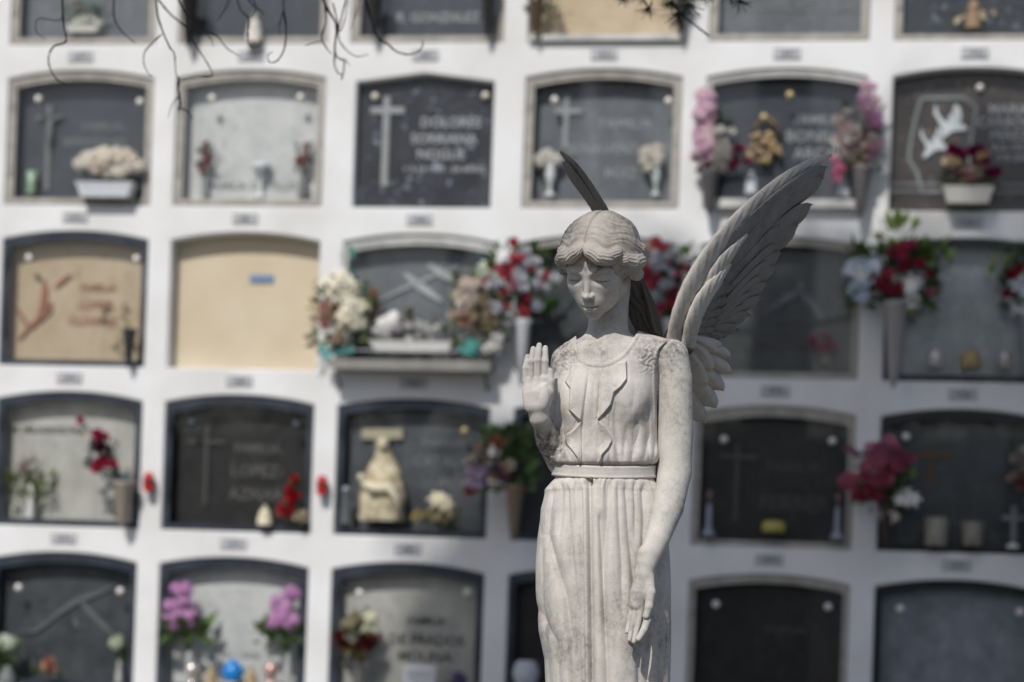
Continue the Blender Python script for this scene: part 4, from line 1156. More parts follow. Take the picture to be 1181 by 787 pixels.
def vase_part(root, kind, h, r, c):
    m = MB()
    if kind == 'cone':      # tapered wall vase with rim and point
        m.lathe([(r*0.9, h*0.98), (r, h), (r*1.04, h*0.96), (r*0.86, h*0.9), (r*0.45, h*0.15), (r*0.3, 0.02), (r*0.12, 0), (0.001, -0.015)], n=12)
        m.box(-0.012, 0.012, 0.0, r+0.06, h*0.55, h*0.62)
    elif kind == 'urn':
        m.lathe([(r*0.8, 0), (r*0.85, h*0.06), (r*0.3, h*0.14), (r*0.28, h*0.35), (r*0.62, h*0.6), (r*0.72, h*0.78), (r*0.5, h*0.9), (r*0.8, h), (r*0.7, h*0.98), (0.001, h*0.9)], n=14)
    elif kind == 'jar':
        m.lathe([(r*0.9, 0), (r, h*0.1), (r*0.92, h*0.55), (r*0.55, h*0.85), (r*0.65, h), (r*0.5, h*0.97), (0.001, h*0.85)], n=12)
    elif kind == 'planter':
        hh = h; pts = []
        for q, (s, z) in enumerate([(0.84, 0), (1.0, hh*0.9), (1.05, hh*0.9), (1.05, hh), (0.92, hh), (0.9, hh*0.75)]):
            pts.append([(r*s*a, 0.055*s*b, z) for a, b in ((-1, -1), (1, -1), (1, 1), (-1, 1))])
        m.grid(pts, True, False); k = len(m.v); m.f.append((k-4, k-3, k-2, k-1)); m.sm.append(False)
    return m.build('planter' if kind == 'planter' else 'vase', cmat(c, 0.4), root)

def bouquet(name, label, base, y, spec, vase=None, leaves=None, group='flower bunches on the niches', cat='flowers', seed=0, stems=True):
    """base: photo px of the foot; y: metres behind the wall face (negative: in front).
    spec: list of (px, py, rx, rz, n, kind, colour, size_px) clusters"""
    rnd = random.Random(seed + int(base[0]*7 + base[1]))
    bx, bz = W(base[0], base[1], y)
    root = empty(name, loc2world(bx, y, bz), label, cat, group, (0, 0, YAW))
    top = 0.0
    if vase:
        vase_part(root, vase[0], vase[1]*PXM, vase[2]*PXM, vase[3]); top = vase[1]*PXM
    st = MB()
    for (px, py, rx, rz, n, kind, col, sp) in spec:
        cx, cz = W(px, py, y); cx -= bx; cz -= bz
        for i in range(n):
            a = rnd.uniform(0, 6.283); q = math.sqrt(rnd.uniform(0, 1)) if n > 1 else 0
            dx, dz = rx*PXM*q*math.cos(a), rz*PXM*q*math.sin(a)
            dy = -math.sqrt(max(0, 1-q*q))*min(rx, rz, 14)*PXM*rnd.uniform(0.2, 1.0)*(1 if y <= 0 else 0.3)
            c = col[i % len(col)] if isinstance(col[0], tuple) else col
            me = blossom_mesh(kind, c); o = link('blossom', me, None, root)
            o.location = (cx+dx, dy, cz+dz)
            d = Vector((dx*6 + rnd.uniform(-.3, .3), -0.6 + rnd.uniform(-.3, .1), dz*5 + 0.25 + rnd.uniform(-.3, .3)))
            o.rotation_euler = d.to_track_quat('Z', 'Y').to_euler()
            s = sp*PXM*rnd.uniform(0.8, 1.2); o.scale = (s, s, s)
            if stems: st.tube([(0, 0, top*0.9), ((cx+dx)*0.5, dy*0.5, top+(cz+dz-top)*0.6), (cx+dx, dy+0.01, cz+dz)], 0.0025, 4)
    if leaves:
        for (px, py, rx, rz, n, ln, col) in leaves:
            cx, cz = W(px, py, y); m = MB()
            leaf_bunch(m, rnd, (cx-bx, 0.02 if y <= -0.05 else 0.005, cz-bz), (rx*PXM, (8*PXM if y <= 0 else 0.02), rz*PXM), int(n*0.72), ln*PXM, ln*0.28*PXM)
            m.build('leaves', cmat(col), root)
    if st.v: st.build('stems', cmat((70, 84, 52)), root)
    return root

PINK, LIL, WHT, CRM, RED, MAG, GRN, DGR, PEA, TEAL = (232, 150, 186), (206, 150, 214), (232, 230, 226), (222, 206, 172), (222, 84, 104), (214, 78, 130), (104, 134, 62), (46, 68, 40), (220, 160, 130), (60, 150, 140)
B = bouquet
# row 1
B('flower_pot', 'white and green flowers low inside the top left niche', (98, 40), 0.05, [(98, 26, 20, 6, 12, 'daisy', [WHT, (214, 222, 206)], 5), (92, 6, 12, 6, 5, 'rose', [(214, 180, 190), WHT], 5)], ('planter', 9, 20, (214, 214, 206)), [(98, 16, 24, 8, 60, 10, (90, 128, 82))])
def cone_vase(label, px, py, h, r, c, y=-0.06, group='hanging cone vases'):
    x, z = W(px, py, y); o = empty('cone_vase', loc2world(x, y, z), label, 'vase', group, (0, 0, YAW)); vase_part(o, 'cone', h*PXM, r*PXM, c); return o
cone_vase('black cone vase hanging left of the top blue grey slab', 217, 54, 66, 12, (36, 34, 34))
cone_vase('left one of two dark vases flanking the pale lettered panel', 431, 43, 60, 11, (44, 44, 46))
cone_vase('right one of two dark vases flanking the pale lettered panel', 562, 43, 60, 10, (44, 44, 46))
B('flower_vase', 'brown cone vase with dark leaves left of the top cream slab', (618, 42), -0.06, [(622, -12, 10, 8, 5, 'rose', [RED, (180, 60, 70)], 5)], ('cone', 40, 9, (96, 76, 60)), [(622, 0, 16, 12, 70, 12, (60, 92, 54))])
B('flower_vase', 'dark leafy vase at the right end of the top cream slab', (785, 40), -0.06, [(785, -18, 10, 8, 4, 'rose', [WHT], 5)], ('cone', 44, 9, (62, 62, 60)), [(783, -6, 16, 14, 60, 12, (52, 84, 50))])
def prop(name, label, cat, px, py, y, fn, group=None):
    x, z = W(px, py, y); o = empty(name, loc2world(x, y, z), label, cat, group, (0, 0, YAW)); fn(o); return o
def lathe_part(name, prof, c, metal=0.0, rough=0.4, n=14, sx=1):
    def f(o):
        m = MB(); m.lathe([(a*PXM*sx, b*PXM) for a, b in prof], n=n); m.build(name, mat('m_'+name, srgb(*c), rough, scale=30, metal=metal), o)
    return f
def figurine(c, h, w, halo=False):
    def f(o):
        m = MB(); H = h*PXM; Wd = w*PXM
        m.lathe([(Wd*0.95, 0), (Wd, H*0.06), (Wd*0.9, H*0.12), (Wd*0.95, H*0.3), (Wd*0.72, H*0.55), (Wd*0.6, H*0.7), (Wd*0.28, H*0.78), (Wd*0.16, H*0.8)], n=12)
        m.build('robe', cmat(c), o)
        m = MB(); m.ball((0, -0.004, H*0.88), H*0.095, 10, 8, (0.85, 0.9, 1.1)); m.build('head', cmat(c), o)
        m = MB(); m.tube([(-Wd*.5, -0.005, H*.66), (-Wd*.2, -Wd*.7, H*.5), (0, -Wd*.8, H*.6)], [H*.06, H*.05, H*.03]); m.tube([(Wd*.5, -0.005, H*.66), (Wd*.2, -Wd*.7, H*.5), (0, -Wd*.8, H*.6)], [H*.06, H*.05, H*.03]); m.build('arms', cmat(c), o)
    return f
prop('figurine', 'small white figurine at the foot of the top blue grey slab', 'figurine', 293, 50, -0.03, figurine((216, 210, 200), 34, 10))
prop('figurine', 'brownish holy figure among flowers in the top right niche', 'figurine', 1122, 34, 0.045, figurine((150, 122, 92), 40, 9))
B('flower_bunch', 'cream flowers around the holy figure, top right niche', (1128, 36), 0.045, [(1128, 22, 24, 8, 10, 'daisy', [CRM, (180, 150, 120)], 4)], None, [(1128, 26, 28, 7, 24, 8, DGR)])
# row 2
B('flower_planter', 'white planter of cream blossoms before the crucifix slab', (123, 229), -0.03, [(126, 190, 34, 13, 44, 'cluster', [(242, 232, 216), (246, 238, 226), (236, 222, 202)], 8)], ('planter', 17, 33, (206, 212, 218)), [(126, 207, 32, 5, 60, 9, (44, 66, 58))])
prop('glass_cup', 'pale green glass cup left of the crucifix', 'cup', 36, 224, 0.05, lathe_part('glass', [(5, 0), (6, 2), (5, 10), (6.5, 26), (5.5, 26), (4, 3), (0.1, 2)], (150, 176, 150), 0, 0.2))
B('flower_vase', 'red and white bunch at the left of the pale marble slab', (236, 228), 0.055, [(237, 174, 5, 9, 5, 'rose', [(196, 130, 120), (210, 190, 170)], 5), (235, 192, 7, 6, 5, 'rose', [RED, (190, 60, 66)], 5)], ('jar', 22, 4, (150, 156, 158)), [(238, 184, 9, 14, 40, 9, (92, 96, 76))])
B('flower_vase', 'red and orange bunch at the right of the pale marble slab', (349, 228), 0.055, [(350, 186, 6, 8, 6, 'rose', [RED, (222, 120, 70), (214, 190, 170)], 5), (356, 170, 4, 5, 2, 'rose', [(190, 90, 86)], 4)], ('jar', 24, 6, (122, 124, 122)), [(351, 182, 9, 14, 40, 9, (80, 88, 70))])
prop('candle_holder', 'white candle stand in the middle of the pale marble slab', 'candle holder', 300, 228, 0.055, lathe_part('stand', [(7, 0), (6.5, 2), (1.8, 5), (1.6, 28), (10, 34), (11.5, 38), (9, 38), (0.1, 33)], (224, 226, 230)))
B('flower_vase', 'left one of two white vases with white flowers on the grey slab', (634, 227), 0.045, [(633, 184, 13, 7, 16, 'cluster', [(226, 224, 214), (214, 212, 200)], 6)], ('urn', 34, 9, (206, 210, 214)), [(633, 188, 11, 5, 14, 7, (150, 158, 140))])
B('flower_vase', 'right one of two white vases with white flowers on the grey slab', (756, 226), 0.045, [(753, 184, 13, 13, 18, 'cluster', [(232, 228, 216), (218, 208, 192)], 6)], ('urn', 30, 7, (196, 206, 210)), [(753, 192, 11, 9, 22, 7, (96, 112, 88))])
B('hanging_bouquet', 'lilac and white bouquet in a cone vase left of the gilded slab', (817, 247), -0.10, [(813, 128, 9, 22, 20, 'cluster', [(226, 176, 208), (236, 196, 214)], 7), (812, 170, 13, 18, 22, 'cluster', [(222, 168, 200), (232, 200, 208)], 7), (830, 164, 11, 28, 24, 'rose', [WHT, (228, 220, 214)], 8), (852, 184, 8, 14, 9, 'rose', [(170, 66, 110), (150, 50, 90)], 6), (820, 192, 10, 7, 5, 'rose', [(206, 172, 150)], 6)], ('cone', 48, 12, (98, 96, 96)), [(824, 165, 18, 38, 90, 12, (64, 78, 60))])
B('hanging_bouquet', 'pink and white bouquet in a cone vase right of the gilded slab', (992, 250), -0.10, [(1002, 118, 9, 22, 20, 'cluster', [(230, 176, 210), (240, 198, 216)], 7), (1010, 138, 7, 10, 5, 'cluster', [(216, 140, 186)], 7), (982, 158, 17, 26, 32, 'rose', [WHT, (232, 218, 216), (228, 204, 196)], 8), (1006, 170, 12, 14, 10, 'rose', [(218, 170, 196), (230, 210, 200)], 7), (964, 192, 7, 16, 8, 'cluster', [(212, 96, 136), (222, 120, 156)], 6), (988, 186, 14, 8, 8, 'rose', [(200, 186, 160)], 6)], ('cone', 54, 12, (110, 108, 108)), [(992, 160, 22, 36, 110, 12, (66, 84, 54))])
def gilded(o):
    m = MB(); rnd = random.Random(5)
    for i in range(26):
        a = rnd.uniform(0, 6.28); q = math.sqrt(rnd.random()); m.ball((q*math.cos(a)*22*PXM, -0.01-0.02*rnd.random(), q*math.sin(a)*15*PXM), 0.017*rnd.uniform(.7, 1.3), 7, 5)
    m.build('fruit', mat('gilt', srgb(186, 164, 128), 0.5, c2=srgb(130, 108, 78), scale=60, metal=0.0), o)
    m = MB()
    m.tube([(-14*PXM, 0, 16*PXM), (-6*PXM, -0.01, 28*PXM), (4*PXM, -0.012, 34*PXM), (14*PXM, -0.008, 26*PXM), (18*PXM, 0, 12*PXM)], 0.012); m.build('stalk', mat('gilt_dark', srgb(128, 106, 76), 0.5, scale=60, metal=0.3), o)
    m = MB(); m.ball((0, -0.02, 34*PXM), 0.02, 8, 6); m.build('knob', M_GOLD, o)
prop('gilded_ornament', 'gilded metal bunch fixed to the slate slab', 'ornament', 880, 172, 0.06, gilded)
prop('figurine', 'small white figurine low on the gilded slab, left side', 'figurine', 866, 224, -0.03, figurine((206, 212, 216), 26, 7))
prop('figurine', 'small white figurine low on the gilded slab, right side', 'figurine', 973, 228, -0.03, figurine((206, 212, 216), 28, 7))
B('flower_planter', 'white pot of purple and cream flowers under the carved doves', (1116, 236), -0.06, [(1116, 178, 20, 8, 9, 'rose', [(150, 20, 96), (140, 16, 84)], 8), (1138, 194, 12, 9, 5, 'rose', [(160, 26, 100)], 7), (1098, 190, 10, 8, 7, 'rose', [(226, 210, 180), (220, 200, 170)], 7), (1132, 186, 9, 7, 5, 'rose', [(224, 180, 160), (226, 206, 178)], 7), (1110, 202, 18, 6, 8, 'rose', [(216, 166, 176), (220, 196, 180)], 6)], ('planter', 18, 26, (224, 220, 210)), [(1118, 208, 30, 7, 90, 11, (50, 72, 36))])
# row 3
B('dried_spray', 'dark empty vase with dry stems at the tan slab', (148, 424), -0.05, [(146, 362, 10, 6, 3, 'daisy', [(120, 96, 76)], 3)], ('cone', 44, 9, (52, 56, 60)), [(140, 366, 22, 10, 14, 12, (104, 84, 68))])
B('hanging_bouquet', 'cream and green bouquet with teal ribbon left of the silver shelf', (398, 424), -0.12, [(392, 332, 22, 16, 20, 'lily', [(222, 214, 190), (232, 226, 206)], 8), (380, 366, 14, 14, 10, 'rose', [(226, 178, 170), (222, 190, 170)], 8), (404, 362, 18, 20, 18, 'lily', [(226, 220, 198), (216, 206, 178)], 8), (384, 392, 14, 10, 7, 'rose', [(224, 204, 180)], 7), (396, 404, 12, 5, 4, 'lily', [TEAL], 8), (376, 404, 6, 5, 2, 'lily', [(110, 190, 190)], 7)], ('cone', 36, 10, (120, 122, 120)), [(392, 362, 32, 38, 190, 15, (98, 116, 62)), (402, 304, 6, 10, 10, 14, (90, 176, 158))])
B('hanging_bouquet', 'cream and beige bouquet with teal ribbon right of the silver shelf', (556, 424), -0.12, [(545, 340, 16, 16, 18, 'lily', [(228, 214, 196), (222, 198, 178)], 8), (560, 362, 18, 18, 18, 'rose', [(226, 208, 178), (214, 196, 160)], 8), (536, 372, 14, 14, 12, 'rose', [(230, 196, 180), (224, 206, 188)], 8), (564, 392, 12, 12, 8, 'lily', [WHT, (220, 216, 204)], 8), (548, 400, 14, 6, 4, 'lily', [TEAL], 8), (556, 312, 10, 10, 5, 'lily', [(190, 200, 176)], 7)], ('cone', 34, 10, (120, 122, 120)), [(552, 362, 30, 40, 170, 15, (118, 130, 78)), (558, 296, 6, 8, 8, 12, (84, 168, 150))])
B('flower_row', 'row of small white flowers standing along the silver shelf', (476, 408), -0.06, [(470, 384, 40, 10, 26, 'cluster', [(212, 212, 212), (190, 192, 190), (206, 196, 200)], 6), (448, 372, 8, 10, 5, 'lily', [WHT], 7), (480, 366, 12, 10, 7, 'rose', [(150, 150, 130), (176, 176, 160)], 5)], ('planter', 13, 48, (214, 214, 210)), [(476, 386, 46, 12, 120, 11, (118, 124, 108))])
B('flower_bunch', 'slender peach flower spray inside the left end of the silver shelf', (432, 404), 0.0, [(430, 352, 5, 16, 9, 'rose', [(206, 160, 120), (220, 190, 160)], 5)], ('jar', 22, 5, (92, 62, 50)), [(430, 362, 7, 16, 30, 9, (100, 84, 52))])
def shelf(o):
    m = MB(); w = 92*PXM
    m.box(-w, w, -0.14, 0.0, 0, 0.012); m.box(-w, w, -0.145, -0.1402, -0.02, 0.03); m.build('tray', mat('tray_grey', srgb(150, 148, 142), 0.45, scale=9, metal=0.5), o)
    m = MB()
    for s in (-1, 1): m = MB(); m.tube([(s*w*0.92, -0.13, -0.002), (s*w*0.92, -0.06, -0.05), (s*w*0.92, -0.004, -0.10)], 0.008); m.build('bracket', mat('tray_dark', srgb(96, 96, 94), 0.45, metal=0.5), o)
    pass
    m = MB()
    for s in (-1, 1): m.tube([(s*w*0.99, -0.135, 0.03), (s*w*0.99, -0.135, 0.075), (s*w*0.99, -0.006, 0.075)], 0.005)
    m.tube([(-w*0.99, -0.135, 0.075), (w*0.99, -0.135, 0.075)], 0.005); m.build('rail', M_TXTL, o)
prop('wall_shelf', 'silver grey metal shelf with rail under the lily slab', 'shelf', 478, 426, 0.0, shelf)
B('hanging_bouquet', 'red and white carnation bouquet left of the angel head', (601, 446), -0.16, [(600, 325, 36, 34, 26, 'rose', [RED, (228, 92, 116), (214, 70, 96)], 8), (600, 330, 37, 36, 34, 'rose', [(232, 234, 238), (222, 226, 234)], 8), (596, 282, 4, 4, 1, 'rose', [RED], 8)], ('cone', 74, 9, (196, 198, 202)), [(602, 322, 38, 38, 230, 14, (64, 98, 36))])
B('hanging_bouquet', 'red and white carnation bouquet right of the angel head', (772, 446), -0.16, [(766, 322, 30, 32, 24, 'rose', [RED, (230, 96, 120), (216, 76, 100)], 8), (766, 324, 31, 34, 30, 'rose', [(232, 234, 238), (222, 226, 234)], 8), (758, 283, 5, 3, 2, 'rose', [(222, 110, 120)], 7)], ('cone', 74, 9, (196, 198, 202)), [(768, 320, 32, 36, 180, 14, (70, 100, 44))])
B('flower_vase', 'small pink flowers low in the dark glazed niche', (952, 420), 0.055, [(948, 394, 10, 10, 10, 'rose', [(206, 110, 150), (190, 90, 136)], 6), (958, 402, 8, 6, 5, 'rose', [(196, 120, 150)], 5)], ('jar', 12, 5, (130, 130, 128)), [(950, 404, 12, 9, 30, 8, (70, 84, 56))])
B('hanging_bouquet', 'large bouquet of red roses, white lilies and silver foil', (1030, 446), -0.14, [(1040, 298, 14, 12, 7, 'rose', [(216, 76, 118), (200, 60, 100)], 9), (1026, 330, 12, 12, 6, 'rose', [(200, 66, 96), (210, 80, 116)], 9), (1060, 314, 10, 10, 3, 'rose', [(190, 40, 86)], 8), (1072, 340, 4, 4, 1, 'rose', [(210, 110, 150)], 7), (1000, 312, 16, 14, 11, 'lily', [(200, 214, 230), (222, 226, 230)], 9), (1044, 330, 10, 10, 5, 'lily', [WHT], 10), (1052, 348, 8, 4, 3, 'lily', [WHT], 8), (998, 336, 14, 16, 9, 'lily', [(170, 186, 200)], 8), (984, 314, 8, 12, 5, 'lily', [(210, 220, 226)], 7)], ('cone', 92, 14, (156, 152, 150)), [(1030, 318, 46, 32, 240, 18, (66, 92, 38)), (1036, 268, 18, 14, 40, 18, (160, 184, 96)), (1082, 292, 10, 10, 20, 16, (130, 160, 80)), (1066, 358, 12, 5, 12, 16, (120, 140, 70))])
B('hanging_bouquet', 'dark red bouquet cut by the right edge, below the carved doves', (1186, 440), -0.14, [(1172, 316, 7, 6, 3, 'rose', [(176, 34, 60)], 8), (1168, 336, 7, 8, 4, 'rose', [(186, 36, 80)], 8), (1182, 330, 10, 22, 12, 'lily', [WHT, (190, 196, 200)], 8), (1180, 352, 10, 8, 4, 'lily', [(220, 222, 220)], 8)], ('cone', 70, 12, (140, 138, 136)), [(1182, 325, 20, 34, 120, 16, (52, 76, 36)), (1158, 306, 12, 6, 14, 16, (140, 172, 76))])
prop('candle_cup', 'left one of three small cups in the shaded pale niche', 'cup', 1078, 424, -0.03, lathe_part('cup', [(7, 0), (8, 2), (9, 10), (8, 18), (3, 20), (0.1, 20)], (196, 190, 190), 0.4, 0.25), 'small cups and lamps in the niches')
prop('candle_cup', 'middle tan one of three small cups in the shaded pale niche', 'cup', 1119, 426, -0.03, lathe_part('cup', [(9, 0), (11, 3), (11, 14), (7, 20), (0.1, 21)], (160, 140, 100)), 'small cups and lamps in the niches')
prop('candle_cup', 'right one of three small cups in the shaded pale niche', 'cup', 1159, 426, -0.03, lathe_part('cup', [(7, 0), (8, 2), (9, 10), (8, 18), (3, 20), (0.1, 20)], (176, 170, 170), 0.4, 0.25), 'small cups and lamps in the niches')
# row 4
B('hanging_bouquet', 'magenta roses in a beige cone vase on the pale marble slab', (141, 608), -0.08, [(95, 487, 4, 3, 2, 'rose', [(214, 70, 120)], 7), (118, 503, 8, 8, 6, 'rose', [(206, 54, 108), (190, 44, 90)], 7), (123, 538, 12, 9, 8, 'rose', [(214, 62, 104), (196, 50, 96)], 8), (120, 518, 12, 6, 5, 'rose', [(84, 28, 50), (60, 30, 50)], 6)], ('cone', 52, 14, (160, 148, 134)), [(118, 525, 16, 16, 60, 12, (52, 62, 66)), (130, 556, 16, 4, 18, 12, (70, 140, 178))])
B('flower_vase', 'green leafy plants in a white vase on the pale marble slab', (35, 598), 0.05, [(32, 538, 10, 6, 4, 'daisy', [(140, 110, 110)], 5)], ('jar', 40, 5, (220, 222, 220)), [(18, 560, 14, 16, 60, 11, (106, 118, 66)), (47, 562, 13, 16, 70, 11, (112, 130, 66)), (33, 540, 10, 8, 26, 9, (110, 92, 80))])
def redlamp(o):
    m = MB(); m.lathe([(5.2*PXM, 0), (6.2*PXM, 3*PXM), (6.2*PXM, 17*PXM), (4.5*PXM, 21*PXM), (0.001, 22*PXM)], n=14); m.build('red_shade', mat('red_plastic', srgb(196, 44, 40), 0.3, c2=srgb(170, 30, 30), scale=30), o)
    m = MB(); m.lathe([(6.4*PXM, 9*PXM), (6.8*PXM, 10*PXM), (6.8*PXM, 12.5*PXM), (6.4*PXM, 13.5*PXM)], n=14); m.build('band', mat('dark_band', srgb(96, 26, 24), 0.4), o)
    m = MB(); m.box(-0.012, 0.012, 0.0, 0.045, 0.0, 0.012); m.build('bracket', M_CHAR, o)
prop('votive_lamp', 'small red votive lamp left of the black slab', 'lamp', 171, 567, -0.045, redlamp, 'red votive lamps on the pillars')
prop('votive_lamp', 'small red votive lamp right of the black slab', 'lamp', 371, 571, -0.045, redlamp, 'red votive lamps on the pillars')
B('flower_spray', 'red gladiolus spray leaning at the black slab corner', (334, 604), -0.02, [(341, 553, 3, 4, 3, 'rose', [(206, 50, 44)], 5), (338, 570, 6, 7, 8, 'rose', [(200, 24, 36), (214, 34, 44)], 7), (331, 588, 7, 6, 6, 'rose', [(216, 80, 84), (206, 50, 60)], 7)], None, [(336, 572, 9, 20, 26, 8, (60, 82, 44))])
prop('figurine', 'cream seated figure at the foot of the black slab', 'figurine', 305, 606, -0.02, figurine((226, 216, 184), 24, 9))
B('flower_bunch', 'cream rosebud in the right corner of the black slab', (348, 606), -0.02, [(348, 598, 6, 5, 5, 'rose', [(222, 212, 184)], 6)], None, [(348, 602, 7, 3, 10, 6, (110, 110, 70))])
def pieta(o):
    m = MB(); prof = [(25, 0), (26, 4), (24, 18), (25, 32), (22, 44), (18, 56), (13, 68), (8, 76), (5, 81)]
    pts = []
    for r_, h_ in prof:
        pts.append([(r_*PXM*math.cos(2*math.pi*k/28)*(1+0.13*math.sin(k*2.7+h_*0.14)), r_*PXM*0.42*math.sin(2*math.pi*k/28)*(1+0.34*math.sin(k*1.9+h_*.2)), h_*PXM) for k in range(28)])
    m.grid(pts, True, True); m.build('robe', mat('robe_cream', srgb(206, 196, 168), 0.7, c2=srgb(140, 128, 102), scale=22, bump=0.8, bscale=30), o)
    m = MB(); m.ball((-1*PXM, -0.012, 86*PXM), 0.032, 10, 8, (.9, 1, 1.15)); m.build('head', cmat((206, 194, 164)), o)
    m = MB(); m.tube([(-22*PXM, -0.04, 42*PXM), (-8*PXM, -0.06, 36*PXM), (10*PXM, -0.06, 37*PXM), (18*PXM, -0.05, 26*PXM), (22*PXM, -0.04, 8*PXM)], [0.014, 0.026, 0.026, 0.02, 0.012]); m.ball((-23*PXM, -0.045, 48*PXM), 0.02, 8, 6); m.build('reclining_figure', cmat((222, 212, 182)), o)
prop('holy_statuette', 'cream seated mother figure with a reclining figure under the tan cross', 'figurine', 440, 601, -0.0, pieta)
B('flower_bunch', 'cream lilies at the foot of the tan cross slab', (505, 606), -0.01, [(505, 582, 9, 6, 4, 'lily', [(232, 222, 186)], 9), (500, 596, 20, 7, 12, 'rose', [(206, 188, 126), (226, 214, 176)], 6)], None, [(505, 598, 26, 7, 34, 9, (96, 102, 66))])
def metal_tube(o):
    m = MB(); m.lathe([(4*PXM, 0), (4*PXM, 36*PXM), (5*PXM, 37*PXM), (5*PXM, 40*PXM), (3*PXM, 42*PXM), (0.001, 42*PXM)], n=12); m.build('tube', mat('steel', srgb(150, 156, 164), 0.3, scale=20, metal=0.6), o)
prop('candle_tube', 'slim silver candle tube left of the holy figure', 'candle holder', 398, 604, -0.02, metal_tube)
B('hanging_bouquet', 'mixed orange, purple and white bouquet left of the angel waist', (592, 622), -0.16, [(578, 512, 14, 5, 7, 'rose', [(232, 160, 130), (224, 140, 116)], 8), (558, 530, 16, 14, 14, 'rose', [(222, 190, 180), (230, 220, 200), (200, 150, 130)], 7), (550, 548, 11, 14, 11, 'cluster', [(206, 170, 212), (232, 214, 236)], 6), (575, 545, 13, 12, 9, 'rose', [(206, 120, 90), (230, 196, 110), (150, 110, 150)], 7), (545, 566, 7, 4, 4, 'rose', [(214, 120, 140)], 6), (586, 538, 8, 10, 4, 'lily', [(226, 216, 180)], 8)], ('cone', 60, 12, (134, 112, 92)), [(588, 530, 28, 34, 200, 16, (88, 116, 62)), (604, 514, 18, 20, 70, 18, (70, 102, 48))])
prop('votive_candle', 'yellow candle before the black lettered slab', 'candle', 892, 614, -0.03, lathe_part('wax', [(12, 0), (13, 2), (13, 9), (10, 12), (0.1, 13)], (168, 162, 84)))
def taper(o):
    m = MB(); m.lathe([(8*PXM, 0), (6*PXM, 4*PXM), (3.4*PXM, 9*PXM), (2.6*PXM, 34*PXM), (0.001, 36*PXM)], n=12); m.build('candle', mat('pale_wax', srgb(140, 148, 162), 0.4), o)
    m = MB(); m.ball((0, 0, 46*PXM), 0.014, 8, 6, (.8, .8, 1.3)); m.tube([(0, 0, 34*PXM), (0, 0, 46*PXM)], 0.004); m.build('bulb', cmat((150, 120, 130)), o)
prop('candlestick', 'white candlestick at the left of the black lettered slab', 'candle', 817, 618, -0.03, taper, 'white candlesticks')
prop('candlestick', 'white candlestick at the right of the black lettered slab', 'candle', 965, 622, -0.03, taper, 'white candlesticks')
m = MB()
B('hanging_bouquet', 'crimson and pink bouquet on the pillar in the shade', (1022, 632), -0.12, [(1016, 522, 16, 14, 14, 'rose', [(232, 160, 184), (222, 136, 162)], 9), (1018, 548, 20, 14, 18, 'rose', [(214, 106, 136), (224, 128, 154)], 9), (980, 558, 8, 8, 5, 'rose', [(226, 130, 154)], 8), (1002, 572, 12, 8, 8, 'rose', [(206, 84, 108), (190, 70, 92)], 8), (1038, 532, 8, 8, 5, 'rose', [(200, 100, 140)], 8), (1046, 577, 8, 6, 4, 'lily', [WHT], 8), (1028, 594, 8, 4, 3, 'lily', [(206, 196, 180)], 7), (982, 522, 5, 4, 2, 'rose', [(190, 130, 150)], 6)], ('cone', 46, 9, (60, 48, 42)), [(1016, 555, 30, 30, 130, 13, (60, 70, 40)), (1046, 555, 10, 14, 20, 12, (120, 146, 50))])
B('hanging_bouquet', 'pale rose bouquet cut by the right edge, in the shade', (1190, 640), -0.12, [(1180, 530, 10, 12, 9, 'rose', [(206, 200, 196), (190, 176, 170)], 8), (1176, 556, 10, 12, 8, 'rose', [(196, 180, 160), (150, 90, 90)], 7)], ('cone', 60, 10, (80, 76, 72)), [(1184, 545, 16, 30, 70, 12, (54, 66, 44))])
prop('candle_cup', 'taller cream cup below the bronze crucifix', 'cup', 1079, 630, -0.03, lathe_part('cup', [(11, 0), (12, 3), (13, 30), (11, 31), (0.1, 26)], (140, 136, 124)), 'small cups and lamps in the niches')
prop('candle_cup', 'shorter cream cup right of the bronze crucifix', 'cup', 1121, 630, -0.03, lathe_part('cup', [(10, 0), (11, 3), (12, 25), (10, 26), (0.1, 20)], (128, 124, 112)), 'small cups and lamps in the niches')
def scross(o):
    m = MB(); m.box(-0.012, 0.012, -0.012, 0.012, 0.02, 0.2); m.box(-0.055, -0.0122, -0.011, 0.011, 0.13, 0.155); m.box(0.0122, 0.055, -0.011, 0.011, 0.13, 0.155); m.build('upright', M_TXTD, o)
    m = MB(); m.lathe([(0.03, 0), (0.03, 0.01), (0.012, 0.02)], n=10); m.build('foot', M_BOLT, o)
prop('standing_cross', 'small silver standing cross near the right edge', 'cross', 1168, 632, -0.03, scross)
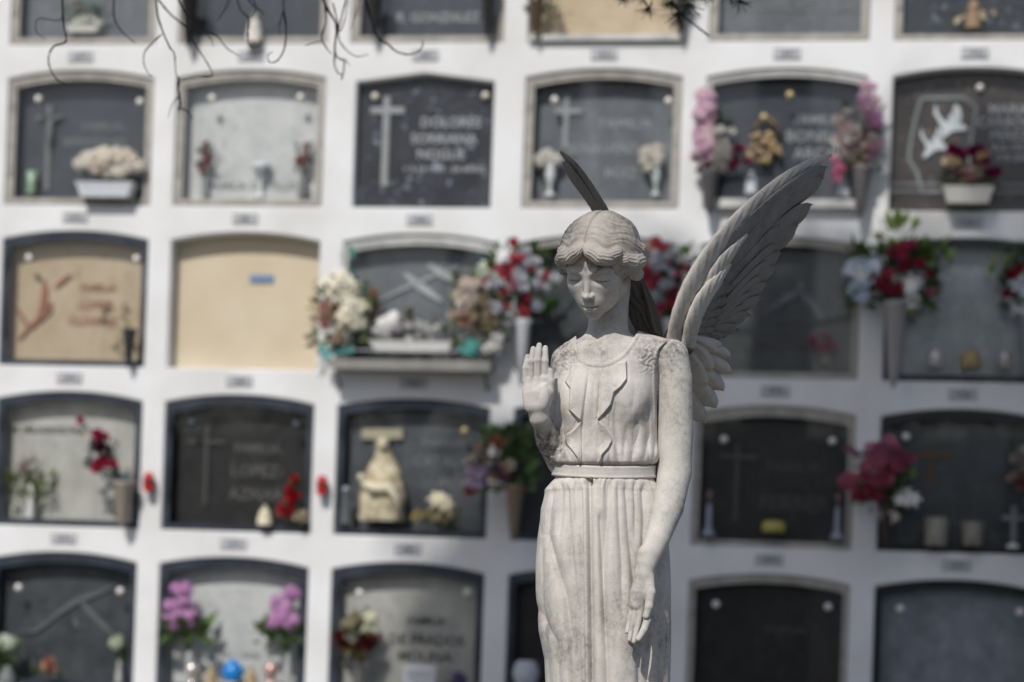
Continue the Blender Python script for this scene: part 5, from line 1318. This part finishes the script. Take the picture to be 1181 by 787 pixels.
# row 5
B('flower_pot', 'white and green flowers at the left edge, bottom row', (8, 790), -0.03, [(6, 744, 14, 8, 12, 'cluster', [(214, 222, 206), (196, 208, 180)], 6)], ('jar', 22, 10, (120, 124, 124)), [(6, 756, 18, 14, 80, 11, (66, 96, 44))])
B('flower_vase', 'thin white flower vase at the right of the branch slab', (137, 796), 0.045, [(134, 738, 8, 9, 10, 'cluster', [(206, 214, 190), (188, 200, 164)], 5)], ('jar', 34, 5, (170, 172, 170)), [(137, 752, 8, 8, 26, 9, (92, 112, 66))])
B('flower_bunch', 'single peach rose low before the branch slab', (64, 782), -0.02, [(63, 768, 8, 5, 5, 'rose', [(222, 170, 148), (206, 150, 130)], 8)], ('jar', 8, 8, (60, 60, 62)), [(58, 774, 18, 4, 30, 9, (92, 104, 44))])
for s_, (bx_, off) in (('left', (217, 0)), ('right', (331, 1))):
    c_ = (206, 140, 200)
    if not off: sp_ = [(208, 680, 12, 6, 7, 'cluster', [c_], 7), (206, 696, 14, 7, 8, 'cluster', [c_, (222, 160, 214)], 7), (212, 714, 24, 8, 14, 'cluster', [(222, 158, 214), (206, 140, 200)], 7)]; lv = [(216, 730, 24, 12, 90, 18, (84, 112, 52))]
    else: sp_ = [(334, 684, 9, 6, 6, 'cluster', [c_], 7), (326, 698, 12, 7, 8, 'cluster', [c_, (222, 160, 214)], 7), (326, 716, 16, 9, 11, 'cluster', [(222, 158, 214), (206, 140, 200)], 7)]; lv = [(322, 732, 22, 12, 80, 18, (84, 118, 48))]
    B('flower_vase', 'pink blossom bunch at the %s of the white marble slab, bottom row' % s_, (bx_, 796), -0.01, sp_, ('jar', 44, 5, (170, 176, 172)), lv)
def plump(c, h, w):
    def f(o):
        m = MB(); m.lathe([(w*.7*PXM, 0), (w*PXM, h*.25*PXM), (w*1.02*PXM, h*.55*PXM), (w*.6*PXM, h*.85*PXM), (w*.3*PXM, h*.9*PXM), (w*.34*PXM, h*PXM), (0.001, h*PXM)], n=14); m.build('body', mat('jug', srgb(*c), 0.3, scale=20), o)
        m = MB(); m.tube([(w*.9*PXM, 0, h*.7*PXM), (w*1.4*PXM, 0, h*.6*PXM), (w*.95*PXM, 0, h*.3*PXM)], 0.005); m.build('handle', mat('jug_handle', srgb(*c), 0.3, scale=20), o)
    return f
prop('jug', 'bright blue jug in the middle of the white marble slab', 'jug', 268, 786, -0.02, plump((30, 130, 206), 25, 12))
prop('figurine', 'tan figure left of the blue jug', 'figurine', 243, 796, -0.02, figurine((176, 152, 112), 30, 8))
prop('figurine', 'tan figure right of the blue jug', 'figurine', 289, 796, -0.02, figurine((176, 152, 112), 30, 8))
prop('silver_ball_lamp', 'shiny silver lamp left of the tan figures', 'lamp', 221, 788, -0.02, lathe_part('silver_body', [(6, 0), (4, 4), (7, 9), (9, 15), (7, 21), (3, 24), (0.1, 25)], (226, 220, 214), 0.7, 0.2))
prop('silver_ball_lamp', 'rosy silver lamp right of the tan figures', 'lamp', 312, 788, -0.02, lathe_part('silver_body', [(6, 0), (4, 4), (7, 9), (9, 15), (7, 21), (3, 24), (0.1, 25)], (206, 170, 160), 0.5, 0.3))
B('flower_vase', 'dark red and cream bunch left of the dark names', (414, 800), -0.01, [(412, 720, 12, 8, 9, 'rose', [(214, 206, 170), (196, 190, 150)], 8), (424, 716, 8, 8, 6, 'lily', [(206, 206, 170)], 8), (396, 738, 5, 5, 3, 'rose', [(140, 44, 54)], 8), (426, 744, 9, 9, 6, 'rose', [(140, 40, 48), (120, 34, 44)], 8), (412, 752, 12, 8, 8, 'rose', [(176, 150, 90), (190, 170, 120)], 7)], ('jar', 40, 8, (110, 108, 104)), [(414, 738, 20, 24, 90, 13, (84, 88, 62))])
def card(o):
    m = MB(); m.box(-18*PXM, 18*PXM, -0.004, 0.004, 0, 26*PXM); m.build('leaf_page', cmat((226, 228, 232)), o)
    m = MB(); m.box(-15*PXM, 15*PXM, -0.006, -0.0042, 18*PXM, 19*PXM); m.box(-15*PXM, 15*PXM, -0.006, -0.0042, 13*PXM, 14*PXM); m.build('printed_rule', cmat((150, 150, 150)), o)
prop('card', 'white memorial card standing below the dark names', 'card', 483, 794, -0.01, card)
B('flower_bunch', 'purple bunch at the bottom of the pale grey slab', (524, 796), -0.02, [(524, 784, 11, 5, 8, 'cluster', [(96, 76, 130)], 6)], None, [(524, 790, 12, 4, 16, 8, (60, 70, 50))])
prop('glass_cup', 'pale round cup beside the angel skirt, bottom row', 'cup', 606, 790, -0.02, lathe_part('glass', [(9, 0), (13, 4), (15, 14), (12, 24), (9, 27), (0.1, 25)], (196, 200, 208)))
# ---------------------------------------------------------------- ground, twigs overhead, trees behind the camera
g = MB(); S = 900
g.add([(-S, -S, 0), (S, -S, 0), (S, S, 0), (-S, S, 0)], [(0, 1, 2, 3)])
M_GR = mat('pale_gravel', (0.22, 0.205, 0.185, 1), 0.9, c2=(0.14, 0.13, 0.118, 1), scale=3, bump=0.5, bscale=120, spec=0.2)
tag(g.build('ground', M_GR), kind='structure')
g = MB(); c = [loc2world(-4, -5.2, 0.004), loc2world(12, -5.2, 0.004), loc2world(12, -0.3, 0.004), loc2world(-4, -0.3, 0.004)]
g.add(c, [(0, 1, 2, 3)]); tag(g.build('path', mat('concrete_path', (0.30, 0.29, 0.275, 1), 0.85, c2=(0.22, 0.21, 0.2, 1), scale=1.5, bump=0.2, bscale=60)), kind='structure')

M_BARK = mat('bark', srgb(74, 64, 56), 0.85, c2=srgb(46, 40, 36), scale=18, bump=0.6, bscale=40)
M_TWIG = mat('twig_bark', srgb(52, 46, 44), 0.8, c2=srgb(32, 29, 28), scale=60)
M_LEAF = mat('dark_foliage', (0.05, 0.075, 0.03, 1), 0.6, c2=(0.03, 0.05, 0.02, 1), scale=1.5, detail=3)

TD = 7.0       # distance of the hanging twigs
def atd(px, py, d=TD): 
    v = CAM + (AR*((px-CX)/F) + AF + AU*((CYP-py)/F))*d
    return v
TW = [([(71, -40), (72, 0), (73, 25), (76, 48), (62, 54), (56, 66), (58, 80), (66, 92), (78, 97)], 1.3), ([(73, 20), (66, 24), (44, 22), (42, 36), (52, 46)], .7),
      ([(130, -40), (131, 0), (132, 22), (142, 38), (156, 50)], 1.2), ([(186, 40), (176, 50), (167, 60), (166, 74), (172, 86), (176, 88)], .8), ([(179, -40), (181, 10), (186, 32), (196, 55), (201, 62), (203, 85), (207, 95)], 1.1),
      ([(183, 0), (196, 16), (214, 32), (224, 50), (236, 68), (245, 87), (228, 89), (210, 93)], 1.0), ([(196, -30), (210, 10), (228, 30), (250, 42), (262, 56), (278, 66)], 1.0), ([(224, 32), (242, 44), (246, 54)], .7),
      ([(264, -30), (264, 0), (256, 16), (250, 24)], 1.0), ([(270, -30), (276, 8), (287, 22), (286, 40), (288, 54), (298, 54), (300, 46)], 1.0), ([(285, -30), (287, 0), (300, 12), (304, 16)], 1.2), ([(292, 0), (296, 10), (290, 20)], .8),
      ([(326, -40), (327, 0), (327, 12), (322, 30), (323, 40)], 1.1), ([(327, 12), (330, 34), (328, 56), (320, 70), (311, 72), (309, 64), (314, 60)], 1.0),
      ([(364, -40), (372, -4), (380, 14), (388, 30), (386, 56), (389, 66), (397, 72), (394, 92)], 1.6), ([(374, 0), (376, 24), (371, 44), (377, 56), (382, 62)], 1.1), ([(384, 4), (388, 20), (392, 36), (398, 22), (402, 0)], .8), ([(386, 58), (386, 76), (392, 86), (398, 82)], 1.0), ([(371, 48), (362, 50), (352, 53)], .8), ([(397, 68), (404, 76)], .7),
      ([(402, -10), (394, 20), (390, 40), (396, 54), (410, 65), (425, 63)], 1.0), ([(412, -40), (424, 8), (430, 30), (438, 46), (448, 52), (458, 60), (472, 63), (484, 58), (488, 50), (486, 48)], 1.4), ([(418, -20), (412, 10), (405, 34)], .7),
      ([(206, 90), (205, 104), (208, 118), (206, 128)], 1.8), ([(208, 108), (198, 122), (194, 136)], .7), ([(206, 124), (218, 130), (222, 138)], .8)]
NEED = [(742, -6, 14), (748, 8, 15), (782, 14, 22), (775, 2, 16), (795, 4, 18), (853, 0, 16), (842, -6, 16), (812, -6, 14), (720, -4, 12)]
def bare_tree():
    base = Vector((-2.6, TD + 0.1, 0))
    root = empty('bare_tree', base, 'bare dark curly twigs hanging down at the top left of the picture', 'tree')
    b = base
    m = MB(); rnd = random.Random(3)
    m.tube([Vector((0, 0, 0)), Vector((0.06, 0.02, 1.2)), Vector((-0.02, 0, 2.5)), Vector((0.25, 0, 3.6)), Vector((0.5, 0.1, 4.6))], [0.16, 0.13, 0.11, 0.09, 0.05], 12); m.build('trunk', M_BARK, root)
    m = MB()
    limb = [Vector((0.2, 0, 3.3)), Vector((0.7, 0, 3.66)), Vector((1.4, 0.02, 3.72)), Vector((2.2, -0.02, 3.66)), Vector((3.0, 0.0, 3.72)), Vector((3.8, 0.0, 3.85))]
    m.tube(limb, [0.07, 0.055, 0.045, 0.032, 0.02, 0.01], 8); m.build('limb', M_BARK, root)
    m = MB()
    for pts, w in TW:
        ps = bez(pts, len(pts)*5)
        dd = rnd.uniform(-0.25, 0.25)
        q = [atd(x, y, TD + dd + 0.06*math.sin(i*0.3)) - b for i, (x, y) in enumerate(ps)]
        n = len(q); rad = [w*0.0022*(1.25 - 0.75*i/n)*(1 + 0.35*(i % 7 == 3)) for i in range(n)]
        if pts[0][1] < -5:
            top = q[0]; q = [Vector((top.x + rnd.uniform(-.05, .05), 0, 3.68)), (top + Vector((top.x, 0, 3.7)))/2] + q; rad = [0.006, 0.005] + rad
        m.tube(q, rad, 5)
    m.build('twigs', M_TWIG, root)
    m = MB()
    for (px, py, L_) in NEED:
        for k in range(30):
            a = rnd.uniform(0.1, 3.04); l = L_*rnd.uniform(.5, 1.2); d1 = TD + rnd.uniform(-.06, .06)
            p0 = atd(px, py, TD) - b; p2 = atd(px + l*math.cos(a), py + l*math.sin(a), d1) - b; p1 = (p0+p2)/2 + Vector((0, 0, -0.004))
            m.tube([p0, p1, p2], [0.0012, 0.001, 0.0005], 3)
    for pts in ([(760, -60), (772, -10), (783, 14), (800, 28), (818, 42)], [(700, -50), (735, -10), (748, 8), (752, 2)], [(840, -50), (850, -8), (856, 2)]):
        m.tube([atd(x, y) - b for x, y in bez(pts, 14)], 0.0028, 5)
    m.build('needles', mat('dark_needles', srgb(46, 60, 44), 0.7, c2=srgb(34, 36, 34), scale=30), root)
bare_tree()

SUN_AZ, SUN_EL = 23.0, 45.0      # degrees left of straight behind the camera, elevation
SV = Vector((-math.sin(R(SUN_AZ))*math.cos(R(SUN_EL)), -math.cos(R(SUN_AZ))*math.cos(R(SUN_EL)), math.sin(R(SUN_EL))))

def shade_tree(label, px, py, rad, t, n, seed):
    """a broad evergreen behind the camera; (px, py) is where the middle of its shadow falls on the wall"""
    rnd = random.Random(seed)
    x, z = W(px, py, 0); c = loc2world(x, 0, z) + SV*t
    root = empty('evergreen_tree', (c.x, c.y, 0), label, 'tree', 'evergreen trees behind the camera')
    m = MB(); m.tube([(0, 0, 0), (0.1, 0, c.z*0.4), (-0.1, 0.1, c.z*0.7), (0, 0, c.z)], [0.4, 0.33, 0.25, 0.1], 10)
    for k in range(9):
        a = k*0.7+seed; h = c.z - rad[2]*0.8 + rad[2]*1.1*k/9; m.tube([(0, 0, h-0.8), (math.cos(a)*rad[0]*.4, math.sin(a)*rad[1]*.4, h), (math.cos(a)*rad[0]*.75, math.sin(a)*rad[1]*.75, h+0.4)], [0.12, 0.08, 0.03], 6)
    m.build('trunk', M_BARK, root)
    V = []; Q = []
    r_ = np.random.default_rng(seed)
    cl = r_.normal(size=(60, 3)); cl /= np.linalg.norm(cl, axis=1)[:, None]; cl *= (r_.uniform(.35, .88, 60)**0.5)[:, None]
    idx = r_.integers(0, 60, n)
    P0 = (cl[idx] + r_.normal(size=(n, 3))*0.16)*np.array(rad) + np.array([0, 0, c.z])
    e1 = r_.normal(size=(n, 3)); e1 /= np.linalg.norm(e1, axis=1)[:, None]; e2 = np.cross(e1, r_.normal(size=(n, 3))); e2 /= np.linalg.norm(e2, axis=1)[:, None]
    s = r_.uniform(0.10, 0.26, n)[:, None]
    V = np.stack([P0 - e1*s, P0 - e2*s*0.6, P0 + e1*s, P0 + e2*s*0.6], 1).reshape(-1, 3)
    link('crown', np_mesh('crown', V, np.arange(4*n).reshape(n, 4), False), M_LEAF, root)
shade_tree('broad dark evergreen tree, tallest of the three behind the camera', 1500, 1190, (3.5, 2.6, 2.25), 21, 30000, 3)
shade_tree('broad dark evergreen tree, middle one of the three behind the camera', 1050, 1160, (2.2, 2.2, 2.1), 20, 22000, 5)
shade_tree('broad dark evergreen tree, lowest of the three behind the camera', 862, 975, (1.0, 1.3, 1.35), 19.5, 11000, 8)

# a clipped hedge behind the camera, added to darken reflections in the glass
def added_hedge():
    root = empty('added_hedge', (0, -8, 0), 'tall dark unseen hedge running behind the camera', 'added_hedge')
    r_ = np.random.default_rng(4); n = 30000
    m = MB()
    for k in range(24): m.tube([(-22+k*1.9, -0.8, 0), (-22+k*1.9+0.1, -0.8, 2.0), (-22+k*1.9, -0.8, 4.2)], [0.12, 0.08, 0.03], 6)
    m.box(-23, 23, -1.0, -0.5, 0, 4.3); m.build('core', M_LEAF, root)
    P0 = np.stack([r_.uniform(-24, 24, n), -0.45 + r_.normal(size=n)*0.18, r_.uniform(0, 4.6, n) + 0.12*np.sin(np.arange(n))], 1)
    e1 = r_.normal(size=(n, 3)); e1 /= np.linalg.norm(e1, axis=1)[:, None]; e2 = np.cross(e1, r_.normal(size=(n, 3))); e2 /= np.linalg.norm(e2, axis=1)[:, None]
    s = r_.uniform(0.06, 0.16, n)[:, None]
    V = np.stack([P0 - e1*s, P0 - e2*s*0.6, P0 + e1*s, P0 + e2*s*0.6], 1).reshape(-1, 3)
    link('leaves', np_mesh('leaves', V, np.arange(4*n).reshape(n, 4), False), M_LEAF, root)
added_hedge()
build_statue()
# ---------------------------------------------------------------- camera, light, world
cd = bpy.data.cameras.new('camera'); co = bpy.data.objects.new('camera', cd); COL.objects.link(co)
cd.sensor_width = 36.0; cd.lens = F/1181*36.0; cd.shift_y = (CYP - 393.5)/1181; cd.shift_x = 0.0
M = Matrix((AR, AU, -AF)).transposed().to_4x4(); M.translation = CAM
co.matrix_world = M
cd.clip_end = 2000; cd.clip_start = 0.05
cd.dof.use_dof = True; cd.dof.focus_distance = F*U - 0.09; cd.dof.aperture_fstop = 2.7; cd.dof.aperture_blades = 9
scene.camera = co
sv = SV
sl = bpy.data.lights.new('sun', 'SUN'); sl.energy = 3.2; sl.angle = R(0.6); sl.color = (1.0, 0.965, 0.91)
so = bpy.data.objects.new('sun', sl); COL.objects.link(so); so.rotation_euler = sv.to_track_quat('Z', 'Y').to_euler(); so.location = (0, 0, 20)
w = bpy.data.worlds.new('World'); scene.world = w; w.use_nodes = True
nt = w.node_tree; bg = nt.nodes['Background']
sky = nt.nodes.new('ShaderNodeTexSky'); sky.sky_type = 'NISHITA'; sky.sun_disc = False
sky.dust_density = 1.8; sky.ozone_density = 0.9; sky.sun_elevation = R(SUN_EL); sky.sun_rotation = math.atan2(sv.x, sv.y)
nt.links.new(sky.outputs[0], bg.inputs[0]); bg.inputs[1].default_value = 0.088
scene.view_settings.view_transform = 'Standard'; scene.view_settings.look = 'None'; scene.view_settings.gamma = 1
scene.view_settings.exposure = 0.07
scene.cycles.max_bounces = 6; scene.cycles.diffuse_bounces = 3; scene.cycles.use_denoising = True
scene.render.resolution_x = 1024; scene.render.resolution_y = 682
